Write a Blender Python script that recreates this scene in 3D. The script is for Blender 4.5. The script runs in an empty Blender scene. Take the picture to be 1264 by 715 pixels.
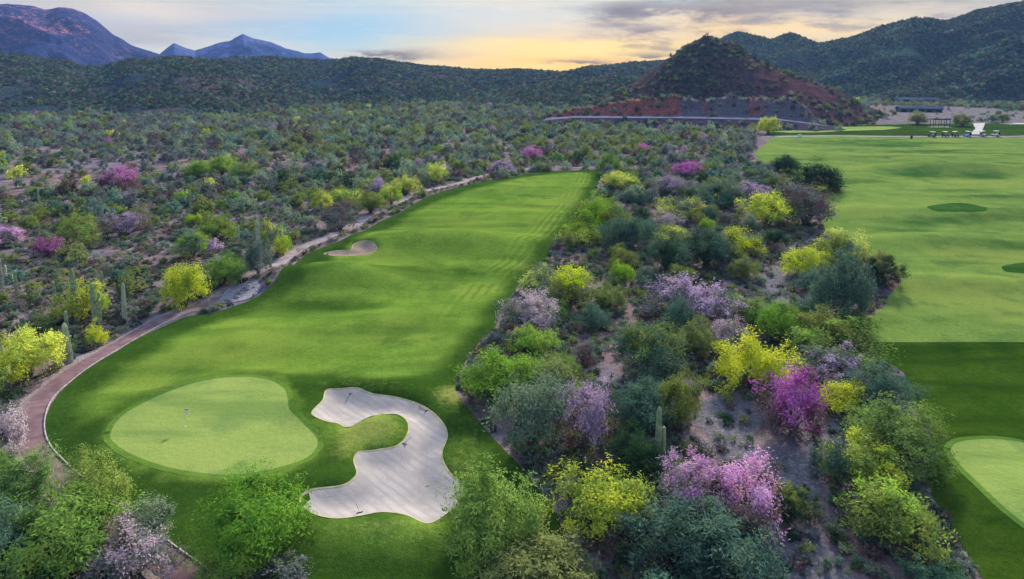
import bpy, bmesh, math, random
import numpy as np
from mathutils import Vector, geometry

rnd = random.Random(7)
rng = np.random.default_rng(11)
scene = bpy.context.scene
COL = scene.collection
R = math.radians

# ------------------------------------------------------------------ camera model
F, CX, CY, HOR, CAMZ = 842.0, 632.0, 205.0, 85.0, 45.0
PITCH = math.atan((CY - HOR) / F)
SP, CP = math.sin(PITCH), math.cos(PITCH)

def ray(px, py):
    x = (px - CX) / F
    y = -(py - CY) / F
    return (x, CP + y * SP, -SP + y * CP)

def depth_of(p):
    return p[1] * CP + (CAMZ - p[2]) * SP

def pix(p):
    d = depth_of(p)
    return (CX + F * p[0] / d, CY - F * (p[1] * SP - (CAMZ - p[2]) * CP) / d)

# ------------------------------------------------------------------ noise
_PERM = np.random.default_rng(3).random((256, 256))
def vnoise(x, y):
    xi = np.floor(x).astype(int); yi = np.floor(y).astype(int)
    fx = x - xi; fy = y - yi
    fx = fx * fx * (3 - 2 * fx); fy = fy * fy * (3 - 2 * fy)
    a = _PERM[xi % 256, yi % 256]; b = _PERM[(xi + 1) % 256, yi % 256]
    c = _PERM[xi % 256, (yi + 1) % 256]; d = _PERM[(xi + 1) % 256, (yi + 1) % 256]
    return (a * (1 - fx) + b * fx) * (1 - fy) + (c * (1 - fx) + d * fx) * fy
def fbm(x, y, o=4):
    s = 0; a = 1; t = 0
    for i in range(o):
        s = s + a * (vnoise(x * 2 ** i + 17.3 * i, y * 2 ** i + 5.1 * i) - 0.5); t += a; a *= 0.5
    return s / t * 2
def ridged(x, y, o=4):
    s = 0; a = 1; t = 0
    for i in range(o):
        s = s + a * (1 - np.abs(2 * vnoise(x * 2 ** i + 9.7 * i, y * 2 ** i + 3.3 * i) - 1)); t += a; a *= 0.5
    return s / t
def sstep(a, b, x):
    t = np.clip((x - a) / (b - a), 0, 1)
    return t * t * (3 - 2 * t)

# ------------------------------------------------------------------ polygons
def catmull(pts, closed=True, step=1.0):
    n = len(pts); out = []
    rngi = range(n) if closed else range(n - 1)
    for i in rngi:
        if closed:
            p0, p1, p2, p3 = pts[i - 1], pts[i], pts[(i + 1) % n], pts[(i + 2) % n]
        else:
            p0, p1, p2, p3 = pts[max(i - 1, 0)], pts[i], pts[i + 1], pts[min(i + 2, n - 1)]
        L = math.dist(p1, p2); k = max(1, int(math.ceil(L / step)))
        for j in range(k):
            t = j / k
            out.append(tuple(0.5 * ((2 * p1[c]) + (-p0[c] + p2[c]) * t + (2 * p0[c] - 5 * p1[c] + 4 * p2[c] - p3[c]) * t * t + (-p0[c] + 3 * p1[c] - 3 * p2[c] + p3[c]) * t ** 3) for c in range(2)))
    if not closed:
        out.append(tuple(pts[-1]))
    return out

def seg_dist(X, Y, pts, closed):
    P = np.array(pts, float)
    A = P if closed else P[:-1]
    B = np.roll(P, -1, 0) if closed else P[1:]
    best = np.full(X.shape, 1e18)
    for (ax, ay), (bx, by) in zip(A, B):
        dx, dy = bx - ax, by - ay
        l2 = dx * dx + dy * dy + 1e-12
        t = np.clip(((X - ax) * dx + (Y - ay) * dy) / l2, 0, 1)
        best = np.minimum(best, (X - ax - t * dx) ** 2 + (Y - ay - t * dy) ** 2)
    return np.sqrt(best)

def inside(X, Y, pts):
    P = np.array(pts, float)
    r = np.zeros(X.shape, bool)
    for (ax, ay), (bx, by) in zip(P, np.roll(P, -1, 0)):
        if ay == by: continue
        c = ((ay > Y) != (by > Y)) & (X < (bx - ax) * (Y - ay) / (by - ay) + ax)
        r ^= c
    return r

class Poly:
    """signed distance (positive inside), limited to a padded box to stay quick"""
    def __init__(self, pts, pad=30.0):
        self.pts = pts; P = np.array(pts)
        self.lo = P.min(0) - pad; self.hi = P.max(0) + pad; self.pad = pad
    def sd(self, X, Y):
        X = np.asarray(X, float); Y = np.asarray(Y, float)
        out = np.full(X.shape, -self.pad)
        m = (X > self.lo[0]) & (X < self.hi[0]) & (Y > self.lo[1]) & (Y < self.hi[1])
        if m.any():
            x = X[m]; y = Y[m]
            d = seg_dist(x, y, self.pts, True)
            out[m] = np.where(inside(x, y, self.pts), d, -np.minimum(d, self.pad))
        return out

# ------------------------------------------------------------------ ground height
MOUNDS = []
GREENS, BUNKERS = [], []
def h0(X, Y):
    X = np.asarray(X, float); Y = np.asarray(Y, float)
    z = 0.7 * fbm(X / 45.0, Y / 45.0, 2)
    z = z + 1.6 * fbm(X / 160.0 + 4.2, Y / 160.0, 2) * sstep(110, 220, np.hypot(X, Y))
    return z
def h1(X, Y):
    X = np.asarray(X, float); Y = np.asarray(Y, float)
    z = h0(X, Y)
    for mx, my, sx, sy, a, rot in MOUNDS:
        c, s = math.cos(rot), math.sin(rot)
        u = ((X - mx) * c + (Y - my) * s) / sx; v = (-(X - mx) * s + (Y - my) * c) / sy
        z = z + a * np.exp(-np.minimum(u * u + v * v, 60))
    return z
def h(X, Y):
    X = np.asarray(X, float); Y = np.asarray(Y, float)
    z = h1(X, Y)
    for p, zc, w in GREENS:
        s = sstep(-w, -0.6, p.sd(X, Y))
        z = z * (1 - s) + (zc + 0.012 * (Y - p.cy)) * s
    for p, dep, lip in BUNKERS:
        d = p.sd(X, Y)
        z = z + lip * np.exp(-((d + 1.3) / 1.3) ** 2) * (d < 0.2) * sstep(0.2, -0.6, d) - dep * sstep(0.0, 3.0, d)
    return z
def at(px, py, hf=None):
    hf = hf or h
    d = ray(px, py)
    z = 0.0
    for _ in range(25):
        t = (CAMZ - z) / max(-d[2], 1e-4)
        zn = float(hf(np.array([d[0] * t]), np.array([d[1] * t]))[0])
        z = 0.5 * z + 0.5 * zn
    t = (CAMZ - z) / max(-d[2], 1e-4)
    return (d[0] * t, d[1] * t)
def pxpoly(pp, hf=None, step=1.0, closed=True, smooth=True):
    w = [at(x, y, hf) for x, y in pp]
    return catmull(w, closed, step) if smooth else w

# ------------------------------------------------------------------ mesh helpers
def np_mesh(name, co, faces, mat=None, smooth=False, attrs=None):
    """faces: (n,k) int array"""
    me = bpy.data.meshes.new(name)
    co = np.asarray(co, np.float32); faces = np.asarray(faces, np.int32)
    n, k = faces.shape
    me.vertices.add(len(co)); me.vertices.foreach_set('co', co.ravel())
    me.loops.add(n * k); me.loops.foreach_set('vertex_index', faces.ravel())
    me.polygons.add(n); me.polygons.foreach_set('loop_start', np.arange(0, n * k, k, dtype=np.int32))
    me.polygons.foreach_set('loop_total', np.full(n, k, np.int32))
    if smooth: me.polygons.foreach_set('use_smooth', np.ones(n, bool))
    if attrs:
        for an, av in attrs.items():
            a = me.attributes.new(an, 'FLOAT', 'POINT'); a.data.foreach_set('value', np.asarray(av, np.float32))
    me.update(calc_edges=True)
    if mat is not None:
        for m in (mat if isinstance(mat, (list, tuple)) else [mat]): me.materials.append(m)
    return me

def link(name, data, parent=None, loc=None):
    o = bpy.data.objects.new(name, data); COL.objects.link(o)
    if parent is not None: o.parent = parent
    if loc is not None: o.location = loc
    return o
def tag(o, label=None, cat=None, group=None, kind=None):
    if label: o['label'] = label
    if cat: o['category'] = cat
    if group: o['group'] = group
    if kind: o['kind'] = kind
    return o

class MB:
    """collects boxes and tubes into one mesh"""
    def __init__(self): self.v = []; self.f = []
    def box(self, c, s, rot=0.0):
        b = len(self.v); cr, sr = math.cos(rot), math.sin(rot)
        for dz in (-.5, .5):
            for dx, dy in ((-.5, -.5), (.5, -.5), (.5, .5), (-.5, .5)):
                x, y = dx * s[0], dy * s[1]
                self.v.append((c[0] + x * cr - y * sr, c[1] + x * sr + y * cr, c[2] + dz * s[2]))
        for q in ((0, 3, 2, 1), (4, 5, 6, 7), (0, 1, 5, 4), (1, 2, 6, 5), (2, 3, 7, 6), (3, 0, 4, 7)):
            self.f.append(tuple(b + i for i in q))
        return self
    def tube(self, pts, rad, n=7, cap=True):
        b = len(self.v); m = len(pts)
        for i, p in enumerate(pts):
            a = Vector(pts[max(i - 1, 0)]); c = Vector(pts[min(i + 1, m - 1)])
            t = (c - a).normalized()
            u = t.orthogonal().normalized() if abs(t.z) < 0.95 else Vector((1, 0, 0)).cross(t).normalized()
            w = t.cross(u)
            r = rad[i] if isinstance(rad, (list, tuple)) else rad
            for k in range(n):
                an = 2 * math.pi * k / n
                q = Vector(p) + u * (r * math.cos(an)) + w * (r * math.sin(an))
                self.v.append(tuple(q))
        for i in range(m - 1):
            for k in range(n):
                k2 = (k + 1) % n
                self.f.append((b + i * n + k, b + i * n + k2, b + (i + 1) * n + k2, b + (i + 1) * n + k))
        if cap:
            self.f.append(tuple(b + k for k in range(n))[::-1]); self.f.append(tuple(b + (m - 1) * n + k for k in range(n)))
        return self
    def poly(self, pts):
        b = len(self.v); self.v += [tuple(p) for p in pts]; self.f.append(tuple(range(b, b + len(pts)))); return self
    def prism(self, outline, axis, a0, a1):
        """outline in two coords, extruded along axis 0/1/2 from a0 to a1"""
        b = len(self.v); n = len(outline)
        for a in (a0, a1):
            for p in outline:
                q = list(p); q.insert(axis, a); self.v.append(tuple(q))
        self.f.append(tuple(b + i for i in range(n))[::-1]); self.f.append(tuple(b + n + i for i in range(n)))
        for i in range(n):
            j = (i + 1) % n
            self.f.append((b + i, b + j, b + n + j, b + n + i))
        return self
    def mesh(self, name, mat, smooth=False, bevel=0):
        me = bpy.data.meshes.new(name); me.from_pydata(self.v, [], self.f); me.update()
        bm = bmesh.new(); bm.from_mesh(me)
        if bevel: bmesh.ops.bevel(bm, geom=list(bm.edges), offset=bevel, segments=1, affect='EDGES')
        bmesh.ops.recalc_face_normals(bm, faces=list(bm.faces))
        bm.to_mesh(me); bm.free()
        if smooth:
            for p in me.polygons: p.use_smooth = True
        me.materials.append(mat)
        return me
    def build(self, name, mat, parent=None, loc=None, smooth=False, bevel=0):
        return link(name, self.mesh(name, mat, smooth, bevel), parent, loc)

def sheet(name, pts, zoff, grid, mat, cut=(), attrf=None, hf=None, kind='structure', extra=()):
    """a draped surface inside outline pts; the ground dips under anything in cut"""
    hf = hf or h
    P = np.array(pts); lo = P.min(0); hi = P.max(0)
    xs = np.arange(lo[0], hi[0], grid); ys = np.arange(lo[1], hi[1], grid)
    X, Y = np.meshgrid(xs, ys); X = X + (rng.random(X.shape) - .5) * grid * .5; Y = Y + (rng.random(Y.shape) - .5) * grid * .5
    X = X.ravel(); Y = Y.ravel()
    pol = Poly(pts, 5.0); sd = pol.sd(X, Y); m = sd > grid * 0.35
    V = [Vector(p) for p in pts]; n = len(V); E = [(i, (i + 1) % n) for i in range(n)]
    inner = [Vector((x, y)) for x, y in zip(X[m], Y[m])]
    for ex in extra: inner += [Vector(p) for p in ex]
    v, e, f, *_ = geometry.delaunay_2d_cdt(V + inner, E, [list(range(n))], 1, 1e-4)
    co = np.array([(q.x, q.y) for q in v])
    z = hf(co[:, 0], co[:, 1]) + zoff
    for c in cut: z = z - 0.6 * sstep(0.03, 0.9, c.sd(co[:, 0], co[:, 1]))
    tri = np.array([t for t in f if len(t) == 3])
    a, b, c = co[tri[:, 0]], co[tri[:, 1]], co[tri[:, 2]]
    cr = (b[:, 0] - a[:, 0]) * (c[:, 1] - a[:, 1]) - (b[:, 1] - a[:, 1]) * (c[:, 0] - a[:, 0])
    tri[cr < 0] = tri[cr < 0][:, ::-1]
    me = np_mesh(name, np.c_[co, z], tri, mat, True, attrf(co[:, 0], co[:, 1]) if attrf else None)
    o = link(name, me); tag(o, kind=kind)
    return o

def ribbon(name, line, w0, w1, zoff, mat, hf=None, across=3, kind='structure', attrs=None):
    """strip between lateral offsets w0..w1 of a polyline (left negative)"""
    hf = hf or h
    L = np.array(line); T = np.gradient(L, axis=0); T /= np.linalg.norm(T, axis=1)[:, None] + 1e-9
    N = np.c_[T[:, 1], -T[:, 0]]
    u = np.linspace(0, 1, across + 1)
    w0 = np.broadcast_to(w0, len(L)); w1 = np.broadcast_to(w1, len(L))
    off = w0[:, None] * (1 - u) + w1[:, None] * u
    X = L[:, 0, None] + N[:, 0, None] * off; Y = L[:, 1, None] + N[:, 1, None] * off
    Z = hf(X, Y) + zoff
    co = np.stack([X, Y, Z], -1).reshape(-1, 3)
    k = across + 1; f = []
    for i in range(len(L) - 1):
        for j in range(across):
            a = i * k + j
            f.append((a, a + 1, a + k + 1, a + k))
    o = link(name, np_mesh(name, co, f, mat, True)); tag(o, kind=kind)
    return o
# ------------------------------------------------------------------ node helpers
class NT:
    def __init__(self, tree): self.t = tree; self.n = tree.nodes; self.l = tree.links
    def new(self, typ, **kw):
        nd = self.n.new(typ)
        for k, v in kw.items(): setattr(nd, k, v)
        return nd
    def set(self, sock, v):
        if isinstance(v, bpy.types.NodeSocket): self.l.new(v, sock)
        elif isinstance(v, (tuple, list)) and sock.type == 'RGBA' and len(v) == 3: sock.default_value = (*v, 1)
        else: sock.default_value = v
    def math(self, op, a, b=0.0, c=None, clamp=False):
        nd = self.new('ShaderNodeMath', operation=op, use_clamp=clamp)
        self.set(nd.inputs[0], a); self.set(nd.inputs[1], b)
        if c is not None: self.set(nd.inputs[2], c)
        return nd.outputs[0]
    def mix(self, f, a, b, blend='MIX'):
        nd = self.new('ShaderNodeMix', data_type='RGBA', blend_type=blend)
        self.set(nd.inputs[0], f); self.set(nd.inputs[6], a); self.set(nd.inputs[7], b)
        return nd.outputs[2]
    def ramp(self, f, a, b, lo=0.0, hi=1.0):
        nd = self.new('ShaderNodeMapRange', interpolation_type='SMOOTHSTEP')
        self.set(nd.inputs[0], f); self.set(nd.inputs[1], a); self.set(nd.inputs[2], b); self.set(nd.inputs[3], lo); self.set(nd.inputs[4], hi)
        return nd.outputs[0]
    def noise(self, vec, scale, detail=3, rough=.55, dim='3D'):
        nd = self.new('ShaderNodeTexNoise', noise_dimensions=dim)
        if vec is not None: self.set(nd.inputs['Vector'], vec)
        nd.inputs['Scale'].default_value = scale; nd.inputs['Detail'].default_value = detail; nd.inputs['Roughness'].default_value = rough
        return nd.outputs[0]
    def vmul(self, vec, s):
        nd = self.new('ShaderNodeVectorMath', operation='MULTIPLY'); self.set(nd.inputs[0], vec); nd.inputs[1].default_value = s
        return nd.outputs[0]
    def attr(self, name):
        return self.new('ShaderNodeAttribute', attribute_name=name).outputs['Fac']
    def pos(self):
        return self.new('ShaderNodeNewGeometry').outputs['Position']
    def bump(self, hgt, strength, dist):
        nd = self.new('ShaderNodeBump'); nd.inputs['Strength'].default_value = strength; nd.inputs['Distance'].default_value = dist
        self.set(nd.inputs['Height'], hgt); return nd.outputs[0]

def mat_new(name):
    m = bpy.data.materials.new(name); m.use_nodes = True
    t = NT(m.node_tree); t.n.clear()
    out = t.new('ShaderNodeOutputMaterial')
    return m, t, out
def diffuse(t, out, col, rough=.9, normal=None, spec=.2):
    b = t.new('ShaderNodeBsdfPrincipled'); t.set(b.inputs['Base Color'], col); t.set(b.inputs['Roughness'], rough)
    b.inputs['Specular IOR Level'].default_value = spec if spec > .25 else 0.0
    if normal is not None: t.l.new(normal, b.inputs['Normal'])
    t.l.new(b.outputs[0], out.inputs[0]); return b
def plain(name, col, rough=.6, metal=0.0, var=.15, scale=3.0):
    m, t, out = mat_new(name)
    n = t.noise(t.pos(), scale, 3)
    c = t.mix(t.ramp(n, .3, .7), tuple(x * (1 - var) for x in col), tuple(min(1, x * (1 + var)) for x in col))
    b = diffuse(t, out, c, rough, spec=.4 if rough < .85 else .03); b.inputs['Metallic'].default_value = metal
    return m

def grass_mat(name, rough_a, rough_b, cut_a, cut_b, yellow, use_mow=True, tracks=False, streak=.55, grain=1.0):
    m, t, out = mat_new(name)
    P = t.pos()
    big = t.noise(P, .035, 3); mid = t.noise(P, .16, 4, .6); fine = t.noise(P, 1.3, 4, .7); blade = t.noise(P, 7.0, 2, .7)
    strk = t.noise(t.vmul(P, (.02, .11, .1)), 1.0, 4, .6)
    k = t.math('ADD', t.math('MULTIPLY', mid, .5), t.math('MULTIPLY', fine, .5))
    cr = t.mix(t.ramp(k, .35, .65), rough_a, rough_b)
    cc = t.mix(t.ramp(k, .35, .65), cut_a, cut_b)
    cc = t.mix(t.math('MULTIPLY', t.ramp(big, .46, .66), .5), cc, yellow)
    cc = t.mix(t.math('MULTIPLY', t.ramp(strk, .46, .62), streak), cc, tuple(c * q for c, q in zip(cut_a, (.42, .58, .62))))
    cc = t.mix(t.math('MULTIPLY', t.ramp(t.noise(P, .09, 5, .65), .52, .66), .45), cc, tuple(c * q for c, q in zip(cut_a, (.35, .55, .8))))
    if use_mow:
        mow = t.attr('mow')  # mowing, and on the hole also the painted shade of the fairway dips
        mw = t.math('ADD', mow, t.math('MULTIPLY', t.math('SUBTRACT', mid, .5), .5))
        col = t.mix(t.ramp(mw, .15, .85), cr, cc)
    else: col = cc
    if tracks:
        e = t.attr('edge')
        s = t.math('SINE', t.math('MULTIPLY', t.math('ADD', e, t.math('MULTIPLY', mid, 1.6)), 3.3))
        win = t.math('MULTIPLY', t.ramp(e, 2.0, 4.5), t.ramp(e, 13.0, 8.0))
        win = t.math('MULTIPLY', win, t.ramp(t.noise(P, .07, 2), .4, .55))
        f = t.math('MULTIPLY', win, t.ramp(s, .1, 1.0, 0, .38))
        col = t.mix(f, col, tuple(c * .55 for c in cut_a))
        f2 = t.math('MULTIPLY', win, t.ramp(s, -.2, -1.0, 0, .28))
        col = t.mix(f2, col, yellow)
    if tracks:
        dry = t.attr('dry'); col = t.mix(t.math('MULTIPLY', t.ramp(t.math('ADD', dry, t.math('MULTIPLY', t.math('SUBTRACT', fine, .5), .9)), .2, .9), .8), col, (.20, .215, .055))
    col = t.mix(t.ramp(blade, .35, .68, .0, .75 * grain), col, t.mix(1.0, col, (.55, .60, .52), 'MULTIPLY'))
    speck = t.noise(P, 2.6, 3, .75)
    col = t.mix(t.ramp(speck, .56, .70, .0, .35 * grain), col, t.mix(1.0, col, (1.5, 1.35, 1.2), 'MULTIPLY'))
    bn = t.bump(t.math('ADD', t.math('MULTIPLY', fine, .6), t.math('MULTIPLY', blade, .4)), .8, .22)
    diffuse(t, out, col, 1.0, bn, 0.0)
    return m

M = {}
M['grass'] = grass_mat('fairway_turf', (.018, .044, .006), (.032, .068, .009), (.072, .130, .016), (.110, .182, .026), (.162, .206, .034), True, True, .42)
M['range'] = grass_mat('range_turf', (.024, .066, .014), (.038, .088, .02), (.084, .140, .030), (.124, .182, .040), (.170, .200, .044), True, False, .26)
M['dark_turf'] = grass_mat('long_turf', (.018, .045, .004), (.03, .06, .006), (.018, .044, .004), (.034, .066, .007), (.052, .076, .009), False)
M['green'] = grass_mat('putting_turf', (.14, .22, .04), (.16, .24, .05), (.140, .198, .046), (.170, .230, .056), (.198, .236, .062), False, grain=.35)
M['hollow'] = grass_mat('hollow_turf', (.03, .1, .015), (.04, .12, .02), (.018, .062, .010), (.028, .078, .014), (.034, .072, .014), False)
M['collar'] = grass_mat('collar_turf', (.05, .11, .015), (.07, .14, .02), (.060, .122, .016), (.085, .155, .024), (.10, .16, .026), False, grain=.7)

def sand_mat(name='bunker_sand', tint=(1, 1, 1)):
    m, t, out = mat_new(name)
    P = t.pos()
    d = t.new('ShaderNodeTexWave', wave_type='BANDS', bands_direction='DIAGONAL')
    t.set(d.inputs['Vector'], P); d.inputs['Scale'].default_value = .42; d.inputs['Distortion'].default_value = 2.2; d.inputs['Detail'].default_value = 3; d.inputs['Detail Scale'].default_value = .7
    n = t.noise(P, .35, 4); n2 = t.noise(P, 5, 3, .7)
    c = t.mix(t.ramp(n, .3, .7), (.205, .187, .176), (.275, .252, .238))
    c = t.mix(t.math('MULTIPLY', t.ramp(d.outputs[0], .1, .6, 1, 0), t.ramp(n, .42, .58, .05, .24)), c, (.115, .098, .098))
    c = t.mix(t.ramp(n2, .55, .75, 0, .35), c, (.25, .21, .21))
    c = t.mix(1.0, c, tint, 'MULTIPLY')
    fp = t.new('ShaderNodeTexVoronoi'); t.set(fp.inputs['Vector'], P); fp.inputs['Scale'].default_value = 1.7
    c = t.mix(t.math('MULTIPLY', t.ramp(fp.outputs['Distance'], .16, .04), t.ramp(n, .48, .6)), c, (.15, .125, .125))
    b = t.bump(t.math('ADD', t.math('MULTIPLY', n, .8), t.math('MULTIPLY', n2, .8)), .5, .10)
    diffuse(t, out, c, 1.0, b, .1); return m
M['sand'] = sand_mat(); M['tan_sand'] = sand_mat('tan_bunker_sand', (.78, .66, .55))
M['lip'] = plain('sand_lip', (.25, .235, .13), .95, 0, .2, 1.5)

def soil_mat():
    m, t, out = mat_new('desert_soil')
    P = t.pos()
    a = t.noise(P, .03, 4, .6); b = t.noise(P, .14, 5, .65); c = t.noise(P, .9, 4, .7); d = t.noise(P, 3.5, 3, .7)
    col = t.mix(t.ramp(b, .36, .64), (.075, .052, .060), (.165, .120, .120))
    col = t.mix(t.ramp(a, .45, .62, 0, .75), col, (.090, .090, .120))
    col = t.mix(t.ramp(t.noise(P, .055, 3), .58, .72, 0, .8), col, (.135, .065, .055))
    col = t.mix(t.ramp(c, .52, .66, 0, .55), col, (.070, .062, .062))
    col = t.mix(t.ramp(d, .58, .70, 0, .7), col, (.24, .20, .19))
    col = t.mix(t.ramp(d, .42, .32, 0, .7), col, (.040, .042, .036))
    diffuse(t, out, col, .95, t.bump(t.math('ADD', c, t.math('MULTIPLY', d, .5)), .9, .35), .1); return m
M['soil'] = soil_mat()

def gravel_mat(name, a, b, sc=2.2):
    m, t, out = mat_new(name); P = t.pos()
    n = t.noise(P, sc, 4, .7); v = t.new('ShaderNodeTexVoronoi'); t.set(v.inputs['Vector'], P); v.inputs['Scale'].default_value = sc * 1.6
    col = t.mix(t.ramp(n, .35, .65), a, b)
    col = t.mix(t.ramp(v.outputs['Distance'], .25, .55, 0, .5), col, tuple(x * .5 for x in a))
    big = t.noise(P, .12, 3)
    col = t.mix(t.ramp(big, .4, .65, 0, .4), col, tuple(x * .75 for x in a))
    diffuse(t, out, col, .95, t.bump(v.outputs['Distance'], .6, .12), .1); return m
M['wash'] = gravel_mat('wash_gravel', (.085, .082, .095), (.150, .135, .142), 1.4)
M['verge'] = gravel_mat('verge_gravel', (.165, .135, .135), (.27, .225, .22), 2.6)
M['scree'] = gravel_mat('drain_scree', (.17, .165, .19), (.30, .28, .30), 1.8)

def path_mat():
    m, t, out = mat_new('path_paving'); P = t.pos()
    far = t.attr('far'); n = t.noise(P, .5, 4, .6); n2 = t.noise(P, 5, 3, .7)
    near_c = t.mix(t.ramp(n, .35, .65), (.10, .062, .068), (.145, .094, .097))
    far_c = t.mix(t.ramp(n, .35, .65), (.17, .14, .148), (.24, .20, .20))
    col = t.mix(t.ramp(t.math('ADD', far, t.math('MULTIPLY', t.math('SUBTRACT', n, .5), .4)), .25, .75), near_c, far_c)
    col = t.mix(t.ramp(n2, .55, .75, 0, .4), col, (.09, .06, .06))
    br = t.math('SINE', t.math('MULTIPLY', t.attr('along'), 1.26))
    col = t.mix(t.ramp(br, .985, .999, 0, .5), col, (.06, .045, .05))
    diffuse(t, out, col, .9, t.bump(n2, .3, .05), .15); return m
M['path'] = path_mat()
M['kerb'] = plain('kerb_concrete', (.24, .205, .20), .9, 0, .3, 2.0)
M['asphalt'] = plain('road_asphalt', (.085, .092, .125), .9, 0, .2, .1)
M['lot'] = plain('lot_asphalt', (.07, .085, .115), .9, 0, .35, .05)
M['concrete'] = plain('pale_concrete', (.30, .285, .27), .9, 0, .2, .3)
M['dirt_track'] = plain('dirt_track', (.27, .235, .22), .95, 0, .2, .1)
M['flat_soil'] = gravel_mat('cleared_soil', (.115, .10, .105), (.165, .145, .145), .15)

def hill_mat(name, veg_a, veg_b, soil_a, soil_b, amt, s=1.0):
    m, t, out = mat_new(name); P = t.pos()
    a = t.noise(P, .008 * s, 4, .6); b = t.noise(P, .045 * s, 5, .7); c = t.noise(P, .22 * s, 4, .75)
    veg = t.mix(t.ramp(b, .35, .65), veg_a, veg_b)
    so = t.mix(t.ramp(c, .35, .65), soil_a, soil_b)
    k = t.math('ADD', t.math('MULTIPLY', a, .5), t.math('MULTIPLY', c, .5))
    col = t.mix(t.ramp(k, amt - .07, amt + .07), veg, so)
    col = t.mix(t.ramp(t.noise(P, .5 * s, 3, .7), .5, .68, 0, .6), col, tuple(x * .45 for x in veg_a))
    diffuse(t, out, col, 1.0, t.bump(t.math('ADD', b, c), .8, 4.0 / s), .05); return m
M['ridge'] = hill_mat('ridge_scrub', (.012, .027, .034), (.024, .043, .041), (.060, .040, .042), (.09, .055, .05), .55)
M['cone'] = hill_mat('cone_rock', (.024, .028, .028), (.04, .046, .032), (.052, .028, .034), (.080, .038, .038), .48)
M['spur'] = hill_mat('spur_scrub', (.024, .046, .036), (.045, .070, .042), (.065, .045, .042), (.09, .06, .05), .58)
M['far_mtn'] = hill_mat('hazed_mountain_rock', (.014, .022, .070), (.026, .032, .085), (.13, .055, .085), (.27, .11, .13), .59, .24)  # blue of the haze and pink alpenglow put into the rock colour
M['far_peak'] = hill_mat('hazed_peak_rock', (.016, .032, .10), (.028, .046, .12), (.05, .07, .17), (.08, .09, .2), .5, .2)  # distance haze painted into the rock as a blue tint

def cut_mat():
    m, t, out = mat_new('rock_cut_face'); P = t.pos()
    red = t.attr('red'); a = t.noise(t.vmul(P, (1, 1, .35)), .16, 5, .7); b = t.noise(P, .5, 4, .75)
    k = t.math('ADD', red, t.math('MULTIPLY', t.math('SUBTRACT', a, .5), 1.6))
    cr = t.mix(t.ramp(b, .35, .65), (.120, .038, .036), (.250, .090, .062))
    cg = t.mix(t.ramp(b, .35, .65), (.058, .058, .072), (.115, .098, .105))
    diffuse(t, out, t.mix(t.ramp(k, .35, .65), cg, cr), 1.0, t.bump(t.math('ADD', a, b), .9, 2.0), .05); return m
M['cut'] = cut_mat()
M['embank'] = hill_mat('embankment_fill', (.025, .028, .045), (.04, .04, .06), (.05, .035, .05), (.07, .045, .055), .5, 3.0)

# ------------------------------------------------------------------ leaves
def leaf_mat(name, cols, under, patch=.5, transl=.35):
    """cols: two tints mixed leaf by leaf; under: a third in clump-sized patches; every plant shifts a little"""
    m, t, out = mat_new(name)
    g = t.new('ShaderNodeNewGeometry'); isl = g.outputs['Random Per Island']
    oi = t.new('ShaderNodeObjectInfo').outputs['Random']
    tc = t.new('ShaderNodeTexCoord').outputs['Object']
    off = t.new('ShaderNodeVectorMath', operation='ADD'); t.set(off.inputs[0], tc)
    comb = t.new('ShaderNodeCombineXYZ'); t.set(comb.inputs[0], t.math('MULTIPLY', oi, 37.0)); t.set(comb.inputs[1], t.math('MULTIPLY', oi, 91.0)); t.l.new(comb.outputs[0], off.inputs[1])
    n = t.noise(off.outputs[0], .55, 2, .6)
    c = t.mix(t.math('ADD', t.math('MULTIPLY', t.attr('tint'), .75), t.math('MULTIPLY', isl, .25)), cols[0], cols[1])
    c = t.mix(t.ramp(n, .48, .64, 0, patch), c, under)
    hs = t.new('ShaderNodeHueSaturation'); t.set(hs.inputs['Color'], c)
    t.set(hs.inputs['Hue'], t.math('ADD', .488, t.math('MULTIPLY', oi, .024)))
    r2 = t.math('FRACT', t.math('MULTIPLY', oi, 13.7))
    t.set(hs.inputs['Value'], t.math('ADD', .82, t.math('MULTIPLY', r2, .36)))
    t.set(hs.inputs['Saturation'], t.math('ADD', .88, t.math('MULTIPLY', t.math('FRACT', t.math('MULTIPLY', oi, 5.3)), .2)))
    d = t.new('ShaderNodeBsdfDiffuse'); tr = t.new('ShaderNodeBsdfTranslucent'); mx = t.new('ShaderNodeMixShader')
    t.l.new(hs.outputs[0], d.inputs[0]); t.l.new(hs.outputs[0], tr.inputs[0]); mx.inputs[0].default_value = transl
    t.l.new(d.outputs[0], mx.inputs[1]); t.l.new(tr.outputs[0], mx.inputs[2]); t.l.new(mx.outputs[0], out.inputs[0])
    return m
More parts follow.
